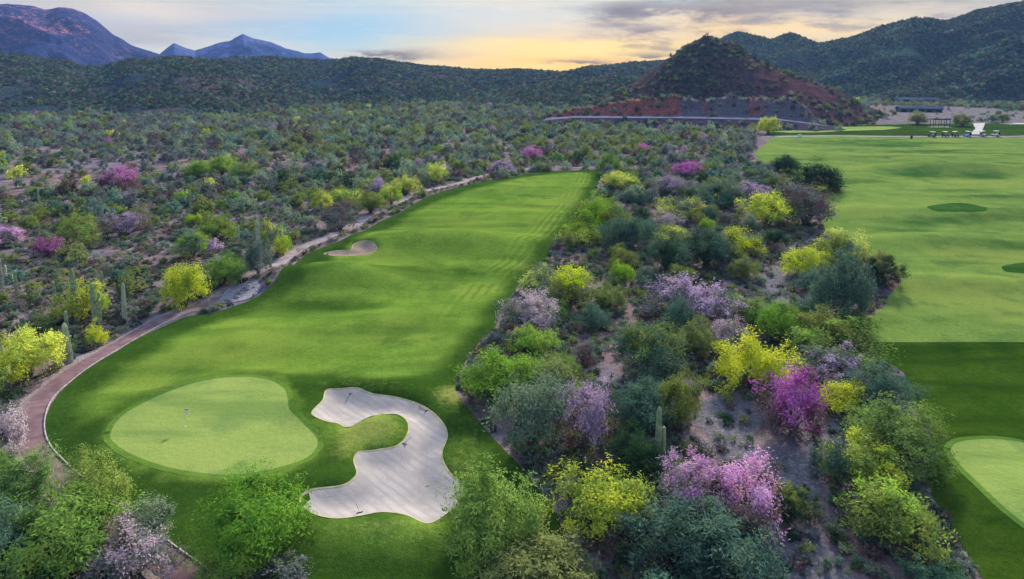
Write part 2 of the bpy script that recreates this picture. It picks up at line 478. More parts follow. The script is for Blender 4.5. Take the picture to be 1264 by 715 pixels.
LEAF = {
 'yellow':  leaf_mat('leaf_yellow', [(.58, .60, .06), (.40, .46, .04)], (.20, .30, .035), .7),
 'lime':    leaf_mat('leaf_lime', [(.27, .39, .045), (.13, .24, .03)], (.34, .40, .06), .5),
 'green':   leaf_mat('leaf_green', [(.175, .30, .045), (.07, .16, .028)], (.24, .34, .055), .5),
 'olive':   leaf_mat('leaf_olive', [(.19, .23, .055), (.10, .14, .04)], (.26, .29, .06), .5),
 'teal':    leaf_mat('leaf_teal', [(.082, .165, .102), (.040, .095, .072)], (.13, .20, .09), .5),
 'sage':    leaf_mat('leaf_sage', [(.17, .225, .13), (.09, .14, .095)], (.20, .25, .12), .5),
 'grey':    leaf_mat('leaf_grey', [(.165, .18, .165), (.085, .10, .10)], (.15, .18, .13), .5),
 'pale_sage': leaf_mat('leaf_pale_sage', [(.22, .29, .17), (.13, .20, .14)], (.26, .32, .15), .5),
 'pale_teal': leaf_mat('leaf_pale_teal', [(.12, .22, .165), (.07, .145, .13)], (.18, .26, .15), .5),
 'dark':    leaf_mat('leaf_dark', [(.030, .070, .026), (.020, .050, .022)], (.045, .09, .03), .5),
 'brown':   leaf_mat('leaf_brown', [(.125, .085, .075), (.085, .06, .06)], (.15, .11, .09), .5),
 'lilac':   leaf_mat('bloom_lilac', [(.36, .27, .38), (.26, .19, .30)], (.42, .31, .36), .5),
 'magenta': leaf_mat('bloom_magenta', [(.48, .13, .40), (.34, .09, .31)], (.52, .22, .44), .5),
 'pink':    leaf_mat('bloom_pink', [(.50, .25, .45), (.40, .18, .36)], (.55, .34, .47), .5),
 'blush':   leaf_mat('bloom_blush', [(.42, .33, .36), (.32, .25, .29)], (.46, .38, .39), .5),
}
M['bark'] = plain('tree_bark', (.13, .105, .088), .95, 0, .35, 4.0)
M['pale_bark'] = plain('pale_bark', (.42, .50, .50), .9, 0, .25, 3.0)
M['saguaro'] = plain('cactus_skin', (.25, .30, .16), .9, 0, .3, 1.2)
M['saguaro_pale'] = plain('cactus_skin_pale', (.33, .35, .25), .85, 0, .25, 1.2)
# ------------------------------------------------------------------ traced outlines (photo pixels -> ground points)
for px, py, sx, sy, a, rot in [
    (405, 346, 17, 7.0, 3.8, .12), (545, 303, 28, 10, 4.0, -.1), (470, 395, 14, 6, .8, .3), (250, 440, 16, 6, .9, .35), (330, 415, 15, 5, .6, .2),
    (600, 268, 24, 9, 1.0, 0), (690, 235, 22, 10, 1.2, 0), (640, 380, 8, 12, .5, 0),
    (1140, 300, 24, 7, 2.3, .1), (1230, 268, 26, 8, 2.6, 0), (1180, 352, 18, 5, 1.5, -.1), (1130, 210, 22, 12, 3.4, 0), (1215, 211, 22, 12, 3.2, 0), (1060, 262, 20, 8, 1.6, 0), (1010, 195, 34, 12, 1.6, 0), (1180, 195, 60, 12, 1.2, 0),
    (130, 505, 9, 4, .7, .4), (463, 529, 3.6, 3.0, 1.3, 0), (430, 478, 9, 2.6, .6, 0), (520, 485, 8, 2.6, .7, -.5), (500, 660, 11, 3.0, .8, 0)]:
    x, y = at(px, py, h0); MOUNDS.append((x, y, sx, sy, a, rot))
MOUNDS.append((0.0, 50.0, 60.0, 14.0, -2.2, 0.0))           # the turf falls away towards the near trees
GREEN_PX = [(137,544),(150,524),(178,505),(221,487),(264,477),(307,474),(335,477),(351,486),(355,497),(358,513),(374,530),(389,543),(392,555),(381,569),(357,579),(321,588),(285,592),(242,589),(200,581),(160,567),(141,554)]
BUNK_PX = [(386,513),(399,496),(403,483),(420,481),(441,480),(459,487),(491,492),(523,503),(543,519),(552,538),(545,563),(555,585),(570,600),(566,620),(547,638),(527,647),(502,637),(473,633),(448,637),(420,641),(392,637),(375,627),(371,617),(383,607),(420,601),(433,595),(441,585),(437,570),(443,560),(463,557),(491,551),(504,535),(502,520),(488,512),(466,513),(441,523),(427,528),(418,525),(403,524),(389,519)]
BUNK2_PX = [(400,314),(415,310),(433,309),(436,303),(447,298),(459,299),(465,306),(460,313),(440,316),(418,317)]
RGREEN_PX = [(1173,563),(1181,553),(1204,549),(1235,549),(1275,556),(1310,575),(1330,610),(1320,650),(1290,672),(1266,658),(1239,635),(1214,610),(1184,580)]
def mk(pp, step): return Poly(pxpoly(pp, h1, step), 12.0)
g1 = mk(GREEN_PX, .8); g2 = mk(RGREEN_PX, .8)
for g, dz, w in ((g1, .75, 6.5), (g2, .6, 5.0)):
    P = np.array(g.pts); g.cy = P[:, 1].mean(); g.cx = P[:, 0].mean()
    GREENS.append((g, float(h1(np.array([g.cx]), np.array([g.cy]))[0]) + dz, w))
b1 = mk(BUNK_PX, .6); b2 = mk(BUNK2_PX, .6)
BUNKERS.append((b1, .75, .40)); BUNKERS.append((b2, .7, .55))

HOLE_PX = [(650,214),(700,211),(742,211),(740,224),(731,240),(722,252),(709,274),(690,294),(675,317),(650,341),(621,381),(611,404),(588,427),(566,463),(563,485),(585,513),(612,545),(641,575),(670,612),(693,648),(694,690),(690,760),(560,790),(420,790),(300,762),(250,714),(205,682),(150,645),(98,603),(72,575),(59,552),(54,530),(58,512),(70,490),(90,470),(114,452),(144,434),(175,416),(205,402),(232,391),(262,387),(290,378),(315,368),(335,352),(346,336),(372,319),(400,305),(430,292),(462,278),(492,263),(518,248),(548,236),(592,225),(640,217)]
RANGE_PX = [(953,169),(930,190),(945,205),(985,224),(1012,240),(1021,255),(1015,275),(1020,288),(1058,312),(1100,330),(1113,347),(1098,364),(1090,381),(1060,396),(1062,410),(1075,423),(1150,423),(1264,423),(1400,423),(1520,380),(1420,300),(1400,230),(1380,190),(1360,169)]
DARK_PX = [(1075,422.4),(1150,422.4),(1264,422.4),(1400,422.4),(1480,520),(1480,640),(1440,760),(1330,800),(1245,760),(1211,712),(1190,680),(1172,645),(1150,613),(1140,580),(1150,533),(1122,498),(1116,460),(1088,442)]
hole = pxpoly(HOLE_PX, h, 1.2); POLY_HOLE = Poly(hole, 14.0)
rangep = pxpoly(RANGE_PX, h, 2.5, smooth=False)
def dens(pts, step):
    out = []
    for a, b in zip(pts, pts[1:] + pts[:1]):
        k = max(1, int(math.dist(a, b) / step))
        out += [(a[0] + (b[0] - a[0]) * i / k, a[1] + (b[1] - a[1]) * i / k) for i in range(k)]
    return out
rangep = dens(rangep, 2.5); POLY_RANGE = Poly(rangep, 14.0)
darkp = dens(pxpoly(DARK_PX, h, 1.5, smooth=False), 1.6); POLY_DARK = Poly(darkp, 14.0)

FAIR_PX = [(660,217),(728,214),(718,245),(700,268),(676,292),(655,318),(630,350),(604,385),(570,425),(545,452),(510,466),(470,470),(420,464),(360,462),(300,462),(250,468),(205,480),(165,497),(130,515),(105,520),(95,505),(110,485),(150,452),(215,415),(290,388),(345,362),(372,335),(420,312),(480,282),(530,252),(600,229)]
POLY_FAIR = Poly(pxpoly(FAIR_PX, h, 2.0), 14.0)
RIGHT_EDGE = [p for p in pxpoly([(742,211),(740,224),(731,240),(709,274),(675,317),(650,341),(621,381),(611,404),(588,427),(566,463),(563,485),(585,513),(641,575),(693,648)], h, 3.0, closed=False)]
def hole_attr(X, Y):
    sd = POLY_FAIR.sd(X, Y); rim = g1.sd(X, Y)
    mow = sstep(-4, 5, sd) * .9
    mow = np.maximum(mow, .55 * sstep(-2.4, -1.5, rim))
    # the pale apron between the bunker and the trees, and the peninsula in the sand
    px1, py1 = at(455, 528); mow = np.maximum(mow, .95 * np.exp(-((X - px1) / 5.5) ** 2 - ((Y - py1) / 5) ** 2))
    px2, py2 = at(575, 565); mow = np.maximum(mow, .5 * np.exp(-((X - px2) / 4) ** 2 - ((Y - py2) / 10) ** 2))
    px3, py3 = at(480, 655); mow = np.maximum(mow, .75 * np.exp(-((X - px3) / 12) ** 2 - ((Y - py3) / 3.5) ** 2))
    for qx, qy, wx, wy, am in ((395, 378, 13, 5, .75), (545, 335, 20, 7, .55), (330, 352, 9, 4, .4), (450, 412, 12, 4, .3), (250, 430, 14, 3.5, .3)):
        ax, ay = at(qx, qy); mow = mow * (1 - am * np.exp(-((X - ax) / wx) ** 2 - ((Y - ay) / wy) ** 2))  # shade of the fairway dips painted in as darker turf
    dry = np.zeros_like(X); trk = seg_dist(X, Y, RIGHT_EDGE, False) + 40 * sstep(118, 104, Y)
    for qx, qy, wx, wy, am in ((455, 526, 4.6, 4, .75), (428, 545, 1.6, 4, .8), (560, 487, 3, 4, .8), (574, 560, 3, 9, .4), (480, 652, 10, 2.0, .45), (200, 478, 9, 2.5, .4), (450, 474, 12, 2.2, .35), (700, 240, 10, 30, .3), (650, 330, 5, 12, .4), (560, 290, 22, 8, .3)):
        ax, ay = at(qx, qy); dry = np.maximum(dry, am * np.exp(-((X - ax) / wx) ** 2 - ((Y - ay) / wy) ** 2))
    return {'mow': mow, 'dry': dry, 'edge': trk}  # mow also holds the painted shade of the dips
def range_attr(X, Y):
    m = np.clip(.98 - .55 * sstep(.05, .5, fbm(X / 46, Y / 13, 4)), 0, 1)
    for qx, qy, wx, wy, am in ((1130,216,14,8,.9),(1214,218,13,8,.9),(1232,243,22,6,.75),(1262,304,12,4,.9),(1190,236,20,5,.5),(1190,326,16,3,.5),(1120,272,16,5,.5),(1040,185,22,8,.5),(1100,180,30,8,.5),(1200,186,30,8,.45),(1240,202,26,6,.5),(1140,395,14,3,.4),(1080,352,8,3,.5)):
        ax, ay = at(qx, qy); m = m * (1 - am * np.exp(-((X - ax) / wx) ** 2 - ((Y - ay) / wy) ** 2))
    return {'mow': m}

# ---- the one ground sheet, dense where the picture looks
class Union:
    def __init__(s, ps): s.ps = ps
    def sd(s, X, Y):
        r = s.ps[0].sd(X, Y)
        for p in s.ps[1:]: r = np.maximum(r, p.sd(X, Y))
        return r
ALLTURF = Union([POLY_HOLE, POLY_RANGE, POLY_DARK])
# gravel washes through the scrub
WASH = [[(872,492),(905,486),(932,500),(938,525),(926,548),(955,556),(1005,562),(1015,600),(1000,640),(1030,685),(1052,730),(1000,750),(955,742),(962,700),(952,655),(985,640),(988,605),(955,592),(920,578),(890,566),(872,545),(858,515)],
        [(690,655),(722,672),(735,700),(705,716),(692,690)],
        [(945,335),(962,332),(972,372),(985,392),(960,400),(938,385),(946,360)],
        [(285,352),(305,345),(322,352),(310,368),(285,374),(272,372)],
        [(775,490),(805,480),(830,500),(815,520),(785,515)]]
WASHL = []
for i, w in enumerate(WASH):
    wp = np.array(pxpoly(w, h, .5)); wp = wp + np.c_[fbm(wp[:, 0] / 1.6, wp[:, 1] / 1.6, 3), fbm(wp[:, 0] / 1.6 + 40, wp[:, 1] / 1.6, 3)] * (1.1 if i != 3 else .5)
    WASHL.append([tuple(q) for q in wp])
WASHU = Union([Poly(q, 6) for q in WASHL])
ang = np.r_[np.arange(-52, 52, .3), np.arange(52, 308, 4.0)]
rad = [8.0]
while rad[-1] < 4200: rad.append(rad[-1] * (1.013 if rad[-1] < 1300 else 1.06))
rad = np.array(rad)
A, RR = np.meshgrid(np.radians(ang), rad)
GX = np.sin(A) * RR; GY = np.cos(A) * RR
GZ = h(GX, GY); wsd = WASHU.sd(GX, GY); GZ = GZ + .16 * fbm(GX / 3.1, GY / 3.1, 3) * sstep(0, -3, ALLTURF.sd(GX, GY)) * sstep(.2, -1.8, wsd) - .16 * sstep(.1, 1.0, wsd) - .5 * sstep(.6, 2.6, ALLTURF.sd(GX, GY))
na, nr = len(ang), len(rad)
idx = np.arange(na * nr).reshape(nr, na)
i2 = np.roll(idx, -1, 1)
faces = np.stack([idx[:-1], idx[1:], i2[1:], i2[:-1]], -1).reshape(-1, 4)
co = np.stack([GX, GY, GZ], -1).reshape(-1, 3)
ce = len(co); co = np.vstack([co, [[0, 0, float(h(np.array([0.]), np.array([0.]))[0])]]])
gme = np_mesh('desert_ground', co, faces[:, ::-1], M['soil'], True)
tag(link('desert_ground', gme), kind='structure')
# close the small hole straight below the camera
mb = MB(); ring = [tuple(co[i]) for i in idx[0]]; mb.poly([(p[0] * 1.02, p[1] * 1.02, p[2] - .02) for p in ring]); tag(mb.build('ground_below_camera', M['soil']), kind='structure')

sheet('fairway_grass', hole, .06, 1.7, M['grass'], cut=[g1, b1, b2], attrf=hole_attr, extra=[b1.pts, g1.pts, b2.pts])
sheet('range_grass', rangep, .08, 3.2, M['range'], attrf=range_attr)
sheet('rough_grass', darkp, .06, 1.8, M['dark_turf'], cut=[g2], extra=[g2.pts])
for gg in (g1, g2):
    gp = np.array(gg.pts); area = np.sum(gp[:, 0] * np.roll(gp[:, 1], -1) - np.roll(gp[:, 0], -1) * gp[:, 1]); sg = 1 if area > 0 else -1
    cl = gg.pts + gg.pts[:2]
    ribbon('green_collar', cl, min(-.15 * sg, .75 * sg), max(-.15 * sg, .75 * sg), .068, M['collar'], across=2)
sheet('putting_green', g1.pts, .075, 1.3, M['green'])
o = sheet('putting_green', g2.pts, .075, 1.3, M['green'])
def lip_line(poly): return poly.pts + poly.pts[:1]
for bk in (b1, b2):
    sheet('bunker_sand', bk.pts, .075, .9, M['sand'] if bk is b1 else M['tan_sand'])
    lp = np.array(bk.pts + bk.pts[:1]); 
    ribbon('bunker_edge', bk.pts + bk.pts[:1], -.10, .10, .10, M['lip'], across=1)
# darker hollows cut into the range turf
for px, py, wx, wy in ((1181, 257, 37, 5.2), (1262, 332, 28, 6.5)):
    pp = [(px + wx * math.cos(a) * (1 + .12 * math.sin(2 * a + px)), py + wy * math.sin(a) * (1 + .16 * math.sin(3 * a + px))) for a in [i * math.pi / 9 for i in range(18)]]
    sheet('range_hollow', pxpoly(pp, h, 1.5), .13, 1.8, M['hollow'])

# ---- cart path
PATH_PX = [(262,745),(232,713),(200,690),(140,643),(84,600),(50,565),(38,540),(40,514),(52,491),(80,467),(116,443),(161,417),(201,395),(230,384),(257,378),(275,363),(297,346),(318,337),(336,331),(349,322),(371,307),(397,297),(421,287),(454,267),(487,252),(517,238),(554,230),(585,221),(612,214),(640,211),(660,208),(690,206.5),(728,208)]
pline = catmull([at(x, y) for x, y in PATH_PX], False, 1.2)
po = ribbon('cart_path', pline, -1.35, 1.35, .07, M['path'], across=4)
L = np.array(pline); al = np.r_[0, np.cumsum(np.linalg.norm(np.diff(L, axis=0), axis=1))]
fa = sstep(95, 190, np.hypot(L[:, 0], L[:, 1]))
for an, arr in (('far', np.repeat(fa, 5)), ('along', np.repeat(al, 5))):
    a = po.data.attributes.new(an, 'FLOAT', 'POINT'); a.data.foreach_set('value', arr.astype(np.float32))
nz = fbm(al / 9.0, al * 0 + 2.0, 3)
ribbon('path_verge', pline, -2.5 - 1.3 * nz, -1.3, .045, M['verge'])
ribbon('path_verge', pline, 1.3, 1.9 + .8 * nz, .05, M['verge'])
kb = ribbon('path_kerb', pline, 1.38, 1.56, .17, M['kerb'], across=1)
kb.modifiers.new('thick', 'SOLIDIFY').thickness = .16; kb.modifiers['thick'].offset = -1
spur = catmull([at(x, y) for x, y in [(742,208),(757,207),(768,202),(772,197),(764,192)]], False, 2.0)
ribbon('cart_path', spur, -1.6, 1.6, .07, M['verge'])
for i, w in enumerate(WASHL):
    sheet('drain_scree' if i == 3 else 'gravel_wash', w, .012 if i != 3 else .10, 1.2, M['scree'] if i == 3 else M['wash'])

# ------------------------------------------------------------------ hills
HILLS = {}
def hill(name, crest, dist, front, back, mat, amp=.25, ns=140.0, dvar=0.0, power=1.25, na=260, nsd=70, backf=26, cn=1.5):
    """range whose skyline follows crest (pixels) at a given distance; real slopes before and behind"""
    px = np.linspace(crest[0][0], crest[-1][0], na)
    cx = [c[0] for c in crest]; cyv = [c[1] for c in crest]
    py = np.interp(px, cx, cyv)
    k = np.array([.25, .5, .25]); py = np.r_[py[0], np.convolve(py, k, 'valid'), py[-1]]
    py = py + cn * fbm(px / 26.0 + dist, px * 0 + 1.0, 5)
    x = (px - CX) / F; y = -(py - CY) / F
    dx, dy, dz = x, CP + y * SP, -SP + y * CP
    hn = np.hypot(dx, dy); ux, uy = dx / hn, dy / hn
    D = dist * (1 + dvar * fbm(px / 120.0 + 3, px * 0, 2))
    cz = CAMZ + D * dz / hn
    s = np.r_[np.linspace(-1, 0, nsd), np.linspace(0, 1, backf)[1:]]
    S, U = np.meshgrid(s, np.arange(na))
    off = np.where(S < 0, S * front, S * back)
    RD = D[:, None] + off
    X = ux[:, None] * RD; Y = uy[:, None] * RD
    a = np.clip(1 - np.abs(S), 0, 1); prof = a ** power * .55 + .45 * sstep(0, 1, a)
    base = -3.0
    n = ridged(X / ns, Y / ns, 5) - .55
    env = np.clip(np.abs(S) * 3.2, 0, 1) * np.clip(a * 3, 0, 1)
    Z = base + (cz[:, None] - base) * prof * (1 + 0 * n) + n * amp * (cz[:, None] - base) * env
    Z = np.where(S == 0, cz[:, None], np.minimum(Z, base + (cz[:, None] - base) * (prof + .12 * env)))
    nn = len(s)
    co = np.stack([X, Y, Z], -1).reshape(-1, 3)
    ii = np.arange(na * nn).reshape(na, nn)
    f = np.stack([ii[:-1, :-1], ii[1:, :-1], ii[1:, 1:], ii[:-1, 1:]], -1).reshape(-1, 4)
    o = link(name, np_mesh(name, co, f, mat, True)); tag(o, kind='structure')
    HILLS.setdefault(name, []).append((X, Y, Z, nsd))
    return o
hill('hill_ridge', [(-420,60),(-200,66),(0,65),(60,72),(125,84),(160,73),(210,69),(260,73),(330,69),(400,75),(440,70),(500,77),(560,83),(600,87),(640,85),(690,89),(730,82),(780,77),(820,74),(900,75),(1000,90)], 1350, 620, 700, M['ridge'], .30, 150.0, .12, na=420, nsd=80)
hill('hill_cone', [(655,152),(700,141),(732,127),(760,114),(782,103),(810,85),(832,68),(850,55),(866,46),(874,43),(884,47),(912,58),(942,77),(992,97),(1032,109),(1062,130),(1100,148)], 722, 152, 260, M['cone'], .20, 60.0, .0, power=1.0, na=260, nsd=80)
hill('hill_ridge', [(780,100),(820,76),(870,56),(910,38),(950,49),(975,40),(1010,53),(1050,46),(1090,32),(1130,22),(1170,26),(1210,12),(1264,2),(1330,-6),(1450,20),(1600,60)], 1550, 470, 800, M['spur'], .32, 170.0, .08, na=360, nsd=80)
hill('hill_spur', [(1000,132),(1060,118),(1110,98),(1180,72),(1264,40),(1350,15),(1480,30),(1600,70)], 1270, 230, 330, M['spur'], .30, 110.0, .05, na=260, nsd=70)
hill('hill_spur', [(560,118),(620,112),(680,104),(740,98),(790,96),(840,104),(900,120)], 1020, 240, 260, M['ridge'], .25, 90.0, .05, na=180, nsd=50)
hill('hill_spur', [(-160,92),(-60,88),(30,96),(90,100),(150,96),(240,103),(330,100),(420,108),(500,104),(580,112)], 1080, 260, 260, M['ridge'], .28, 90.0, .08, na=260, nsd=50)
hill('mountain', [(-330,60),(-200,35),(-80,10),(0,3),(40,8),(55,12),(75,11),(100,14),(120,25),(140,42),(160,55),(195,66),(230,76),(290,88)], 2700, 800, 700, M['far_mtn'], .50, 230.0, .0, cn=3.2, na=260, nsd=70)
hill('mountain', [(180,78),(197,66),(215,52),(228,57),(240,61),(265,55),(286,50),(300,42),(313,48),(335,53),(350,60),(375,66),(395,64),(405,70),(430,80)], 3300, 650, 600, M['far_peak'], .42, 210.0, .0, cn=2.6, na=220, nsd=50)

# ------------------------------------------------------------------ road on its bank, rock cut behind it
def pd(px, dist, z):
    d = ray(px, 150); n = math.hypot(d[0], d[1]); return (d[0] / n * dist, d[1] / n * dist, z)
road_c = [(672, 563), (700, 562), (760, 558), (850, 557), (940, 560), (1005, 568), (1030, 576)]
rl = catmull([pd(px, d, 0)[:2] for px, d in road_c], False, 3.0)
RLn = len(rl); RZ = np.interp(np.arange(RLn) / (RLn - 1), [0, .12, .5, .8, 1], [3.0, 5.6, 6.6, 6.4, 1.0])
def strip(name, offs, mat, red=None, nz=0.0):
    Lr = np.array(rl); T = np.gradient(Lr, axis=0); T /= np.linalg.norm(T, axis=1)[:, None]; N = np.c_[T[:, 1], -T[:, 0]]
    v = []; k = len(offs)
    for i in range(RLn):
        for o_, z_ in offs:
            zz = z_(i) if callable(z_) else z_
            oo = o_(i) if callable(o_) else o_
            v.append((Lr[i, 0] + N[i, 0] * oo, Lr[i, 1] + N[i, 1] * oo, zz))
    v = np.array(v)
    if nz:
        v[:, 1] += nz * fbm(v[:, 0] / 4.0, v[:, 2] / 3.0 + 3, 3)
    f = [(i * k + j, i * k + j + 1, (i + 1) * k + j + 1, (i + 1) * k + j) for i in range(RLn - 1) for j in range(k - 1)]
    ob = link(name, np_mesh(name, v, f, mat, True, {'red': np.repeat(red, k)} if red is not None else None)); tag(ob, kind='structure'); return ob
strip('road', [(-15, lambda i: RZ[i] + .3), (-8, lambda i: RZ[i] + .15), (5, lambda i: RZ[i])], M['asphalt'])
strip('road_embankment', [(5.02, lambda i: RZ[i] - .03), (10, lambda i: RZ[i] * .62), (16, lambda i: RZ[i] * .25), (22, -.6)], M['embank'], nz=.6)
pxs = np.array([pix((p[0], p[1], 7))[0] for p in rl])
cutH = np.interp(pxs, [676, 700, 740, 790, 828, 842, 870, 900, 950, 1000, 1030, 1060, 1090], [.8, 4, 7, 10, 14, 12.5, 11.5, 12.5, 13, 13, 10, 7, .5])
cutH = cutH * (1 + .22 * fbm(pxs / 22.0, pxs * 0 + 3, 3))
cutH = cutH * 1.25
redv = np.interp(pxs, [700, 838, 842, 865, 872, 880, 925, 930, 945, 955, 1000], [1.1, .95, .15, .2, .5, .2, .2, .55, .55, .25, .3])
strip('rock_cut', [(-15.02, lambda i: RZ[i] + .25)] + [((lambda q: (lambda i: -15.5 - q * (7 + cutH[i] * 1.0)))(q), (lambda q: (lambda i: RZ[i] + cutH[i] * q))(q)) for q in (.05, .2, .4, .6, .8, 1.0)] + [(lambda i: -50, lambda i: RZ[i] + cutH[i] * .8 - 6)], M['cut'], redv, nz=5.0)

# ---- cleared ground, parking and tracks below the right-hand ridge
def flat(name, pp, mat, z=.12, step=6.0, grid=9.0, lift=0.0):
    return sheet(name, catmull([at(x, y) for x, y in pp], True, step), z, grid, mat)
flat('cleared_ground', [(1040,150),(1060,139),(1120,138),(1200,131),(1300,128),(1400,135),(1400,152),(1264,154),(1150,154)], M['flat_soil'], .10)
flat('parking_lot', [(1104,134.5),(1128,131),(1160,132.5),(1163,137),(1130,139)], M['lot'], .2)
flat('parking_lot', [(1102,125),(1120,121),(1150,122),(1152,126),(1125,127.5)], M['lot'], .2)
flat('distant_fairway', [(1224,130),(1250,128),(1300,129),(1310,134),(1250,137),(1228,134)], M['range'], .2)
# ------------------------------------------------------------------ plant generators
def leaf_quads(C, Nrm, size, aspect, r, T=None):
    """rhombic leaves at C, long axis random, facing roughly along Nrm"""
    n = len(C)
    Nrm = Nrm + r.normal(0, .55, (n, 3)); Nrm /= np.linalg.norm(Nrm, axis=1)[:, None] + 1e-9
    t = r.normal(0, 1, (n, 3)) if T is None else T + r.normal(0, .38, (n, 3)); t -= (t * Nrm).sum(1)[:, None] * Nrm; t /= np.linalg.norm(t, axis=1)[:, None] + 1e-9
    b = np.cross(Nrm, t)
    L = (size * r.uniform(.65, 1.35, n))[:, None]; Wd = L * aspect
    v = np.stack([C - t * L * .5, C + b * Wd * .5 + t * L * .05, C + t * L * .5, C - b * Wd * .5 - t * L * .05], 1).reshape(-1, 3)
    return v
def crown_points(r, w, hh, nclump, nleaf, low=.2, spread=1.0, lob=.46, hollow=.32, clump_r=.17, up=.35):
    """clumps spread through an uneven dome w wide and hh tall, each a burst of twigs; returns leaf centres, normals, clump ids"""
    ph = r.uniform(0, 6.28, 6)
    d = r.normal(0, 1, (nclump * 3, 3)); d /= np.linalg.norm(d, axis=1)[:, None]
    d = d[d[:, 2] > -.45][:nclump]
    az = np.arctan2(d[:, 1], d[:, 0])
    lobe = 1 + lob * (np.sin(2 * az + ph[0]) * .35 + np.sin(3 * az + ph[1]) * .4 + np.sin(5 * az + ph[2]) * .3 + .5 * np.sin(3.3 * d[:, 2] + 2 * az + ph[3]))
    rr = (hollow + (1 - hollow) * r.random(len(d)) ** .45) * lobe
    c = d * rr[:, None] * np.array([.5, .5, .5]) 
    z0 = low * hh; zr = hh - z0
    P = np.empty_like(c); P[:, 0] = c[:, 0] * w * .86; P[:, 1] = c[:, 1] * w * .86; P[:, 2] = z0 + zr * np.clip(.36 + c[:, 2] * 1.18, .0, 1.2)
    n = len(P); ntw = 6
    cid = np.repeat(np.arange(n), nleaf)
    tw = r.normal(0, 1, (n, ntw, 3)) + d[:, None, :] * 1.1; tw[:, :, 2] += up; tw /= np.linalg.norm(tw, axis=2)[:, :, None]
    k = r.integers(0, ntw, n * nleaf)
    cr = clump_r * w * r.uniform(.6, 1.35, n)[cid]
    t = r.random(n * nleaf) ** .7
    pos = P[cid] + tw[cid, k] * (t * cr)[:, None] + r.normal(0, 1, (n * nleaf, 3)) * (cr * .22)[:, None]
    nr = d[cid] + np.array([0, 0, .5])
    keep = pos[:, 2] > .02
    crown_points.twig = tw[cid, k][keep]; crown_points.tint = (.8 * r.random(n)[cid] + .2 * r.random(len(cid)))[keep]
    return pos[keep], nr[keep], cid[keep], P
def trunk_mesh(name, r, P, w, hh, mat, stems, rad):
    mb = MB()
    idx = r.permutation(len(P))[:stems]
    for j, i in enumerate(idx):
        p = P[i] * np.array([.86, .86, .92]); q = np.array([r.normal(0, .02 * w), r.normal(0, .02 * w), -.15])
        m = q * .55 + p * .45; m[2] += .10 * hh; m[:2] = p[:2] * (.28 + .1 * r.random())
        pts = []
        for t in np.linspace(0, 1, 6): pts.append(tuple((1 - t) ** 2 * q + 2 * t * (1 - t) * m + t * t * p))
        rr = rad * (1 if j < 4 else .55) * r.uniform(.7, 1.1)
        mb.tube(pts, [rr * (1 - .82 * t) for t in np.linspace(0, 1, 6)], 5)
    return mb.mesh(name, mat, True)

BANK = {}
KINDS = {   # w, h, clumps, leaves each, leaf size, aspect, low, crown leaf, bloom leaf, bloom share, trunk stems, radius, up
 'palo_verde':   dict(w=6.0, h=4.6, nc=84, nl=92, sz=.30, asp=.34, low=.18, up=.7, stems=18, rad=.13, cr=.175),
 'mesquite':     dict(w=8.0, h=6.6, nc=120, nl=110, sz=.38, asp=.26, low=.12, up=.85, stems=22, rad=.20, cr=.165),
 'ironwood':     dict(w=6.5, h=5.4, nc=92, nl=80, sz=.28, asp=.40, low=.14, up=.6, stems=20, rad=.16, cr=.165),
 'shrub':        dict(w=3.2, h=2.1, nc=44, nl=60, sz=.24, asp=.32, low=.02, up=.5, stems=0, rad=0, cr=.20),
 'thicket':      dict(w=8.0, h=5.6, nc=110, nl=100, sz=.42, asp=.34, low=.02, up=.5, stems=0, rad=0, cr=.17),
 'bush':         dict(w=1.5, h=.9, nc=26, nl=26, sz=.15, asp=.40, low=.0, up=.6, stems=0, rad=0, cr=.26),
}
def variant(kind, leaf, bloom=None, share=0.0, v=0, bark='bark'):
    key = (kind, leaf, bloom, share, v, bark)
    if key in BANK: return BANK[key]
    K = KINDS[kind]; r = np.random.default_rng(abs(hash((kind, leaf, str(bloom), v)) * 0 + sum(map(ord, kind + leaf + str(bloom))) * 31 + v * 977))
    pos, nr, cid, P = crown_points(r, K['w'], K['h'], K['nc'], K['nl'], low=K['low'], clump_r=K['cr'], up=K['up'])
    TW, TI = crown_points.twig, crown_points.tint
    out = {}
    bl = np.zeros(len(pos), bool)
    if bloom:
        score = P[:, 2] / K['h'] * .55 + r.random(len(P)) * .6 + .35 * np.sin(P[:, 0] * .9 + v) * np.sin(P[:, 1] * .8 + 2 * v)
        sel = score > np.quantile(score, 1 - share); bl = sel[cid]
    def mk(mask, nm, m):
        v4 = leaf_quads(pos[mask], nr[mask], K['sz'], K['asp'], r, TW[mask])
        return np_mesh(nm, v4, np.arange(len(v4)).reshape(-1, 4), LEAF[m], attrs={'tint': np.repeat(TI[mask], 4)})
    out['crown'] = mk(~bl, 'crown', leaf)
    if bloom: out['blossom'] = mk(bl, 'blossom', bloom)
    if K['stems']: out['trunk'] = trunk_mesh('trunk', r, P, K['w'], K['h'], M[bark], K['stems'], K['rad'])
    BANK[key] = out
    return out
PLANTS = []     # (x, y, radius) of everything planted one by one
def ground_z(x, y): return float(h(np.array([x]), np.array([y]))[0])
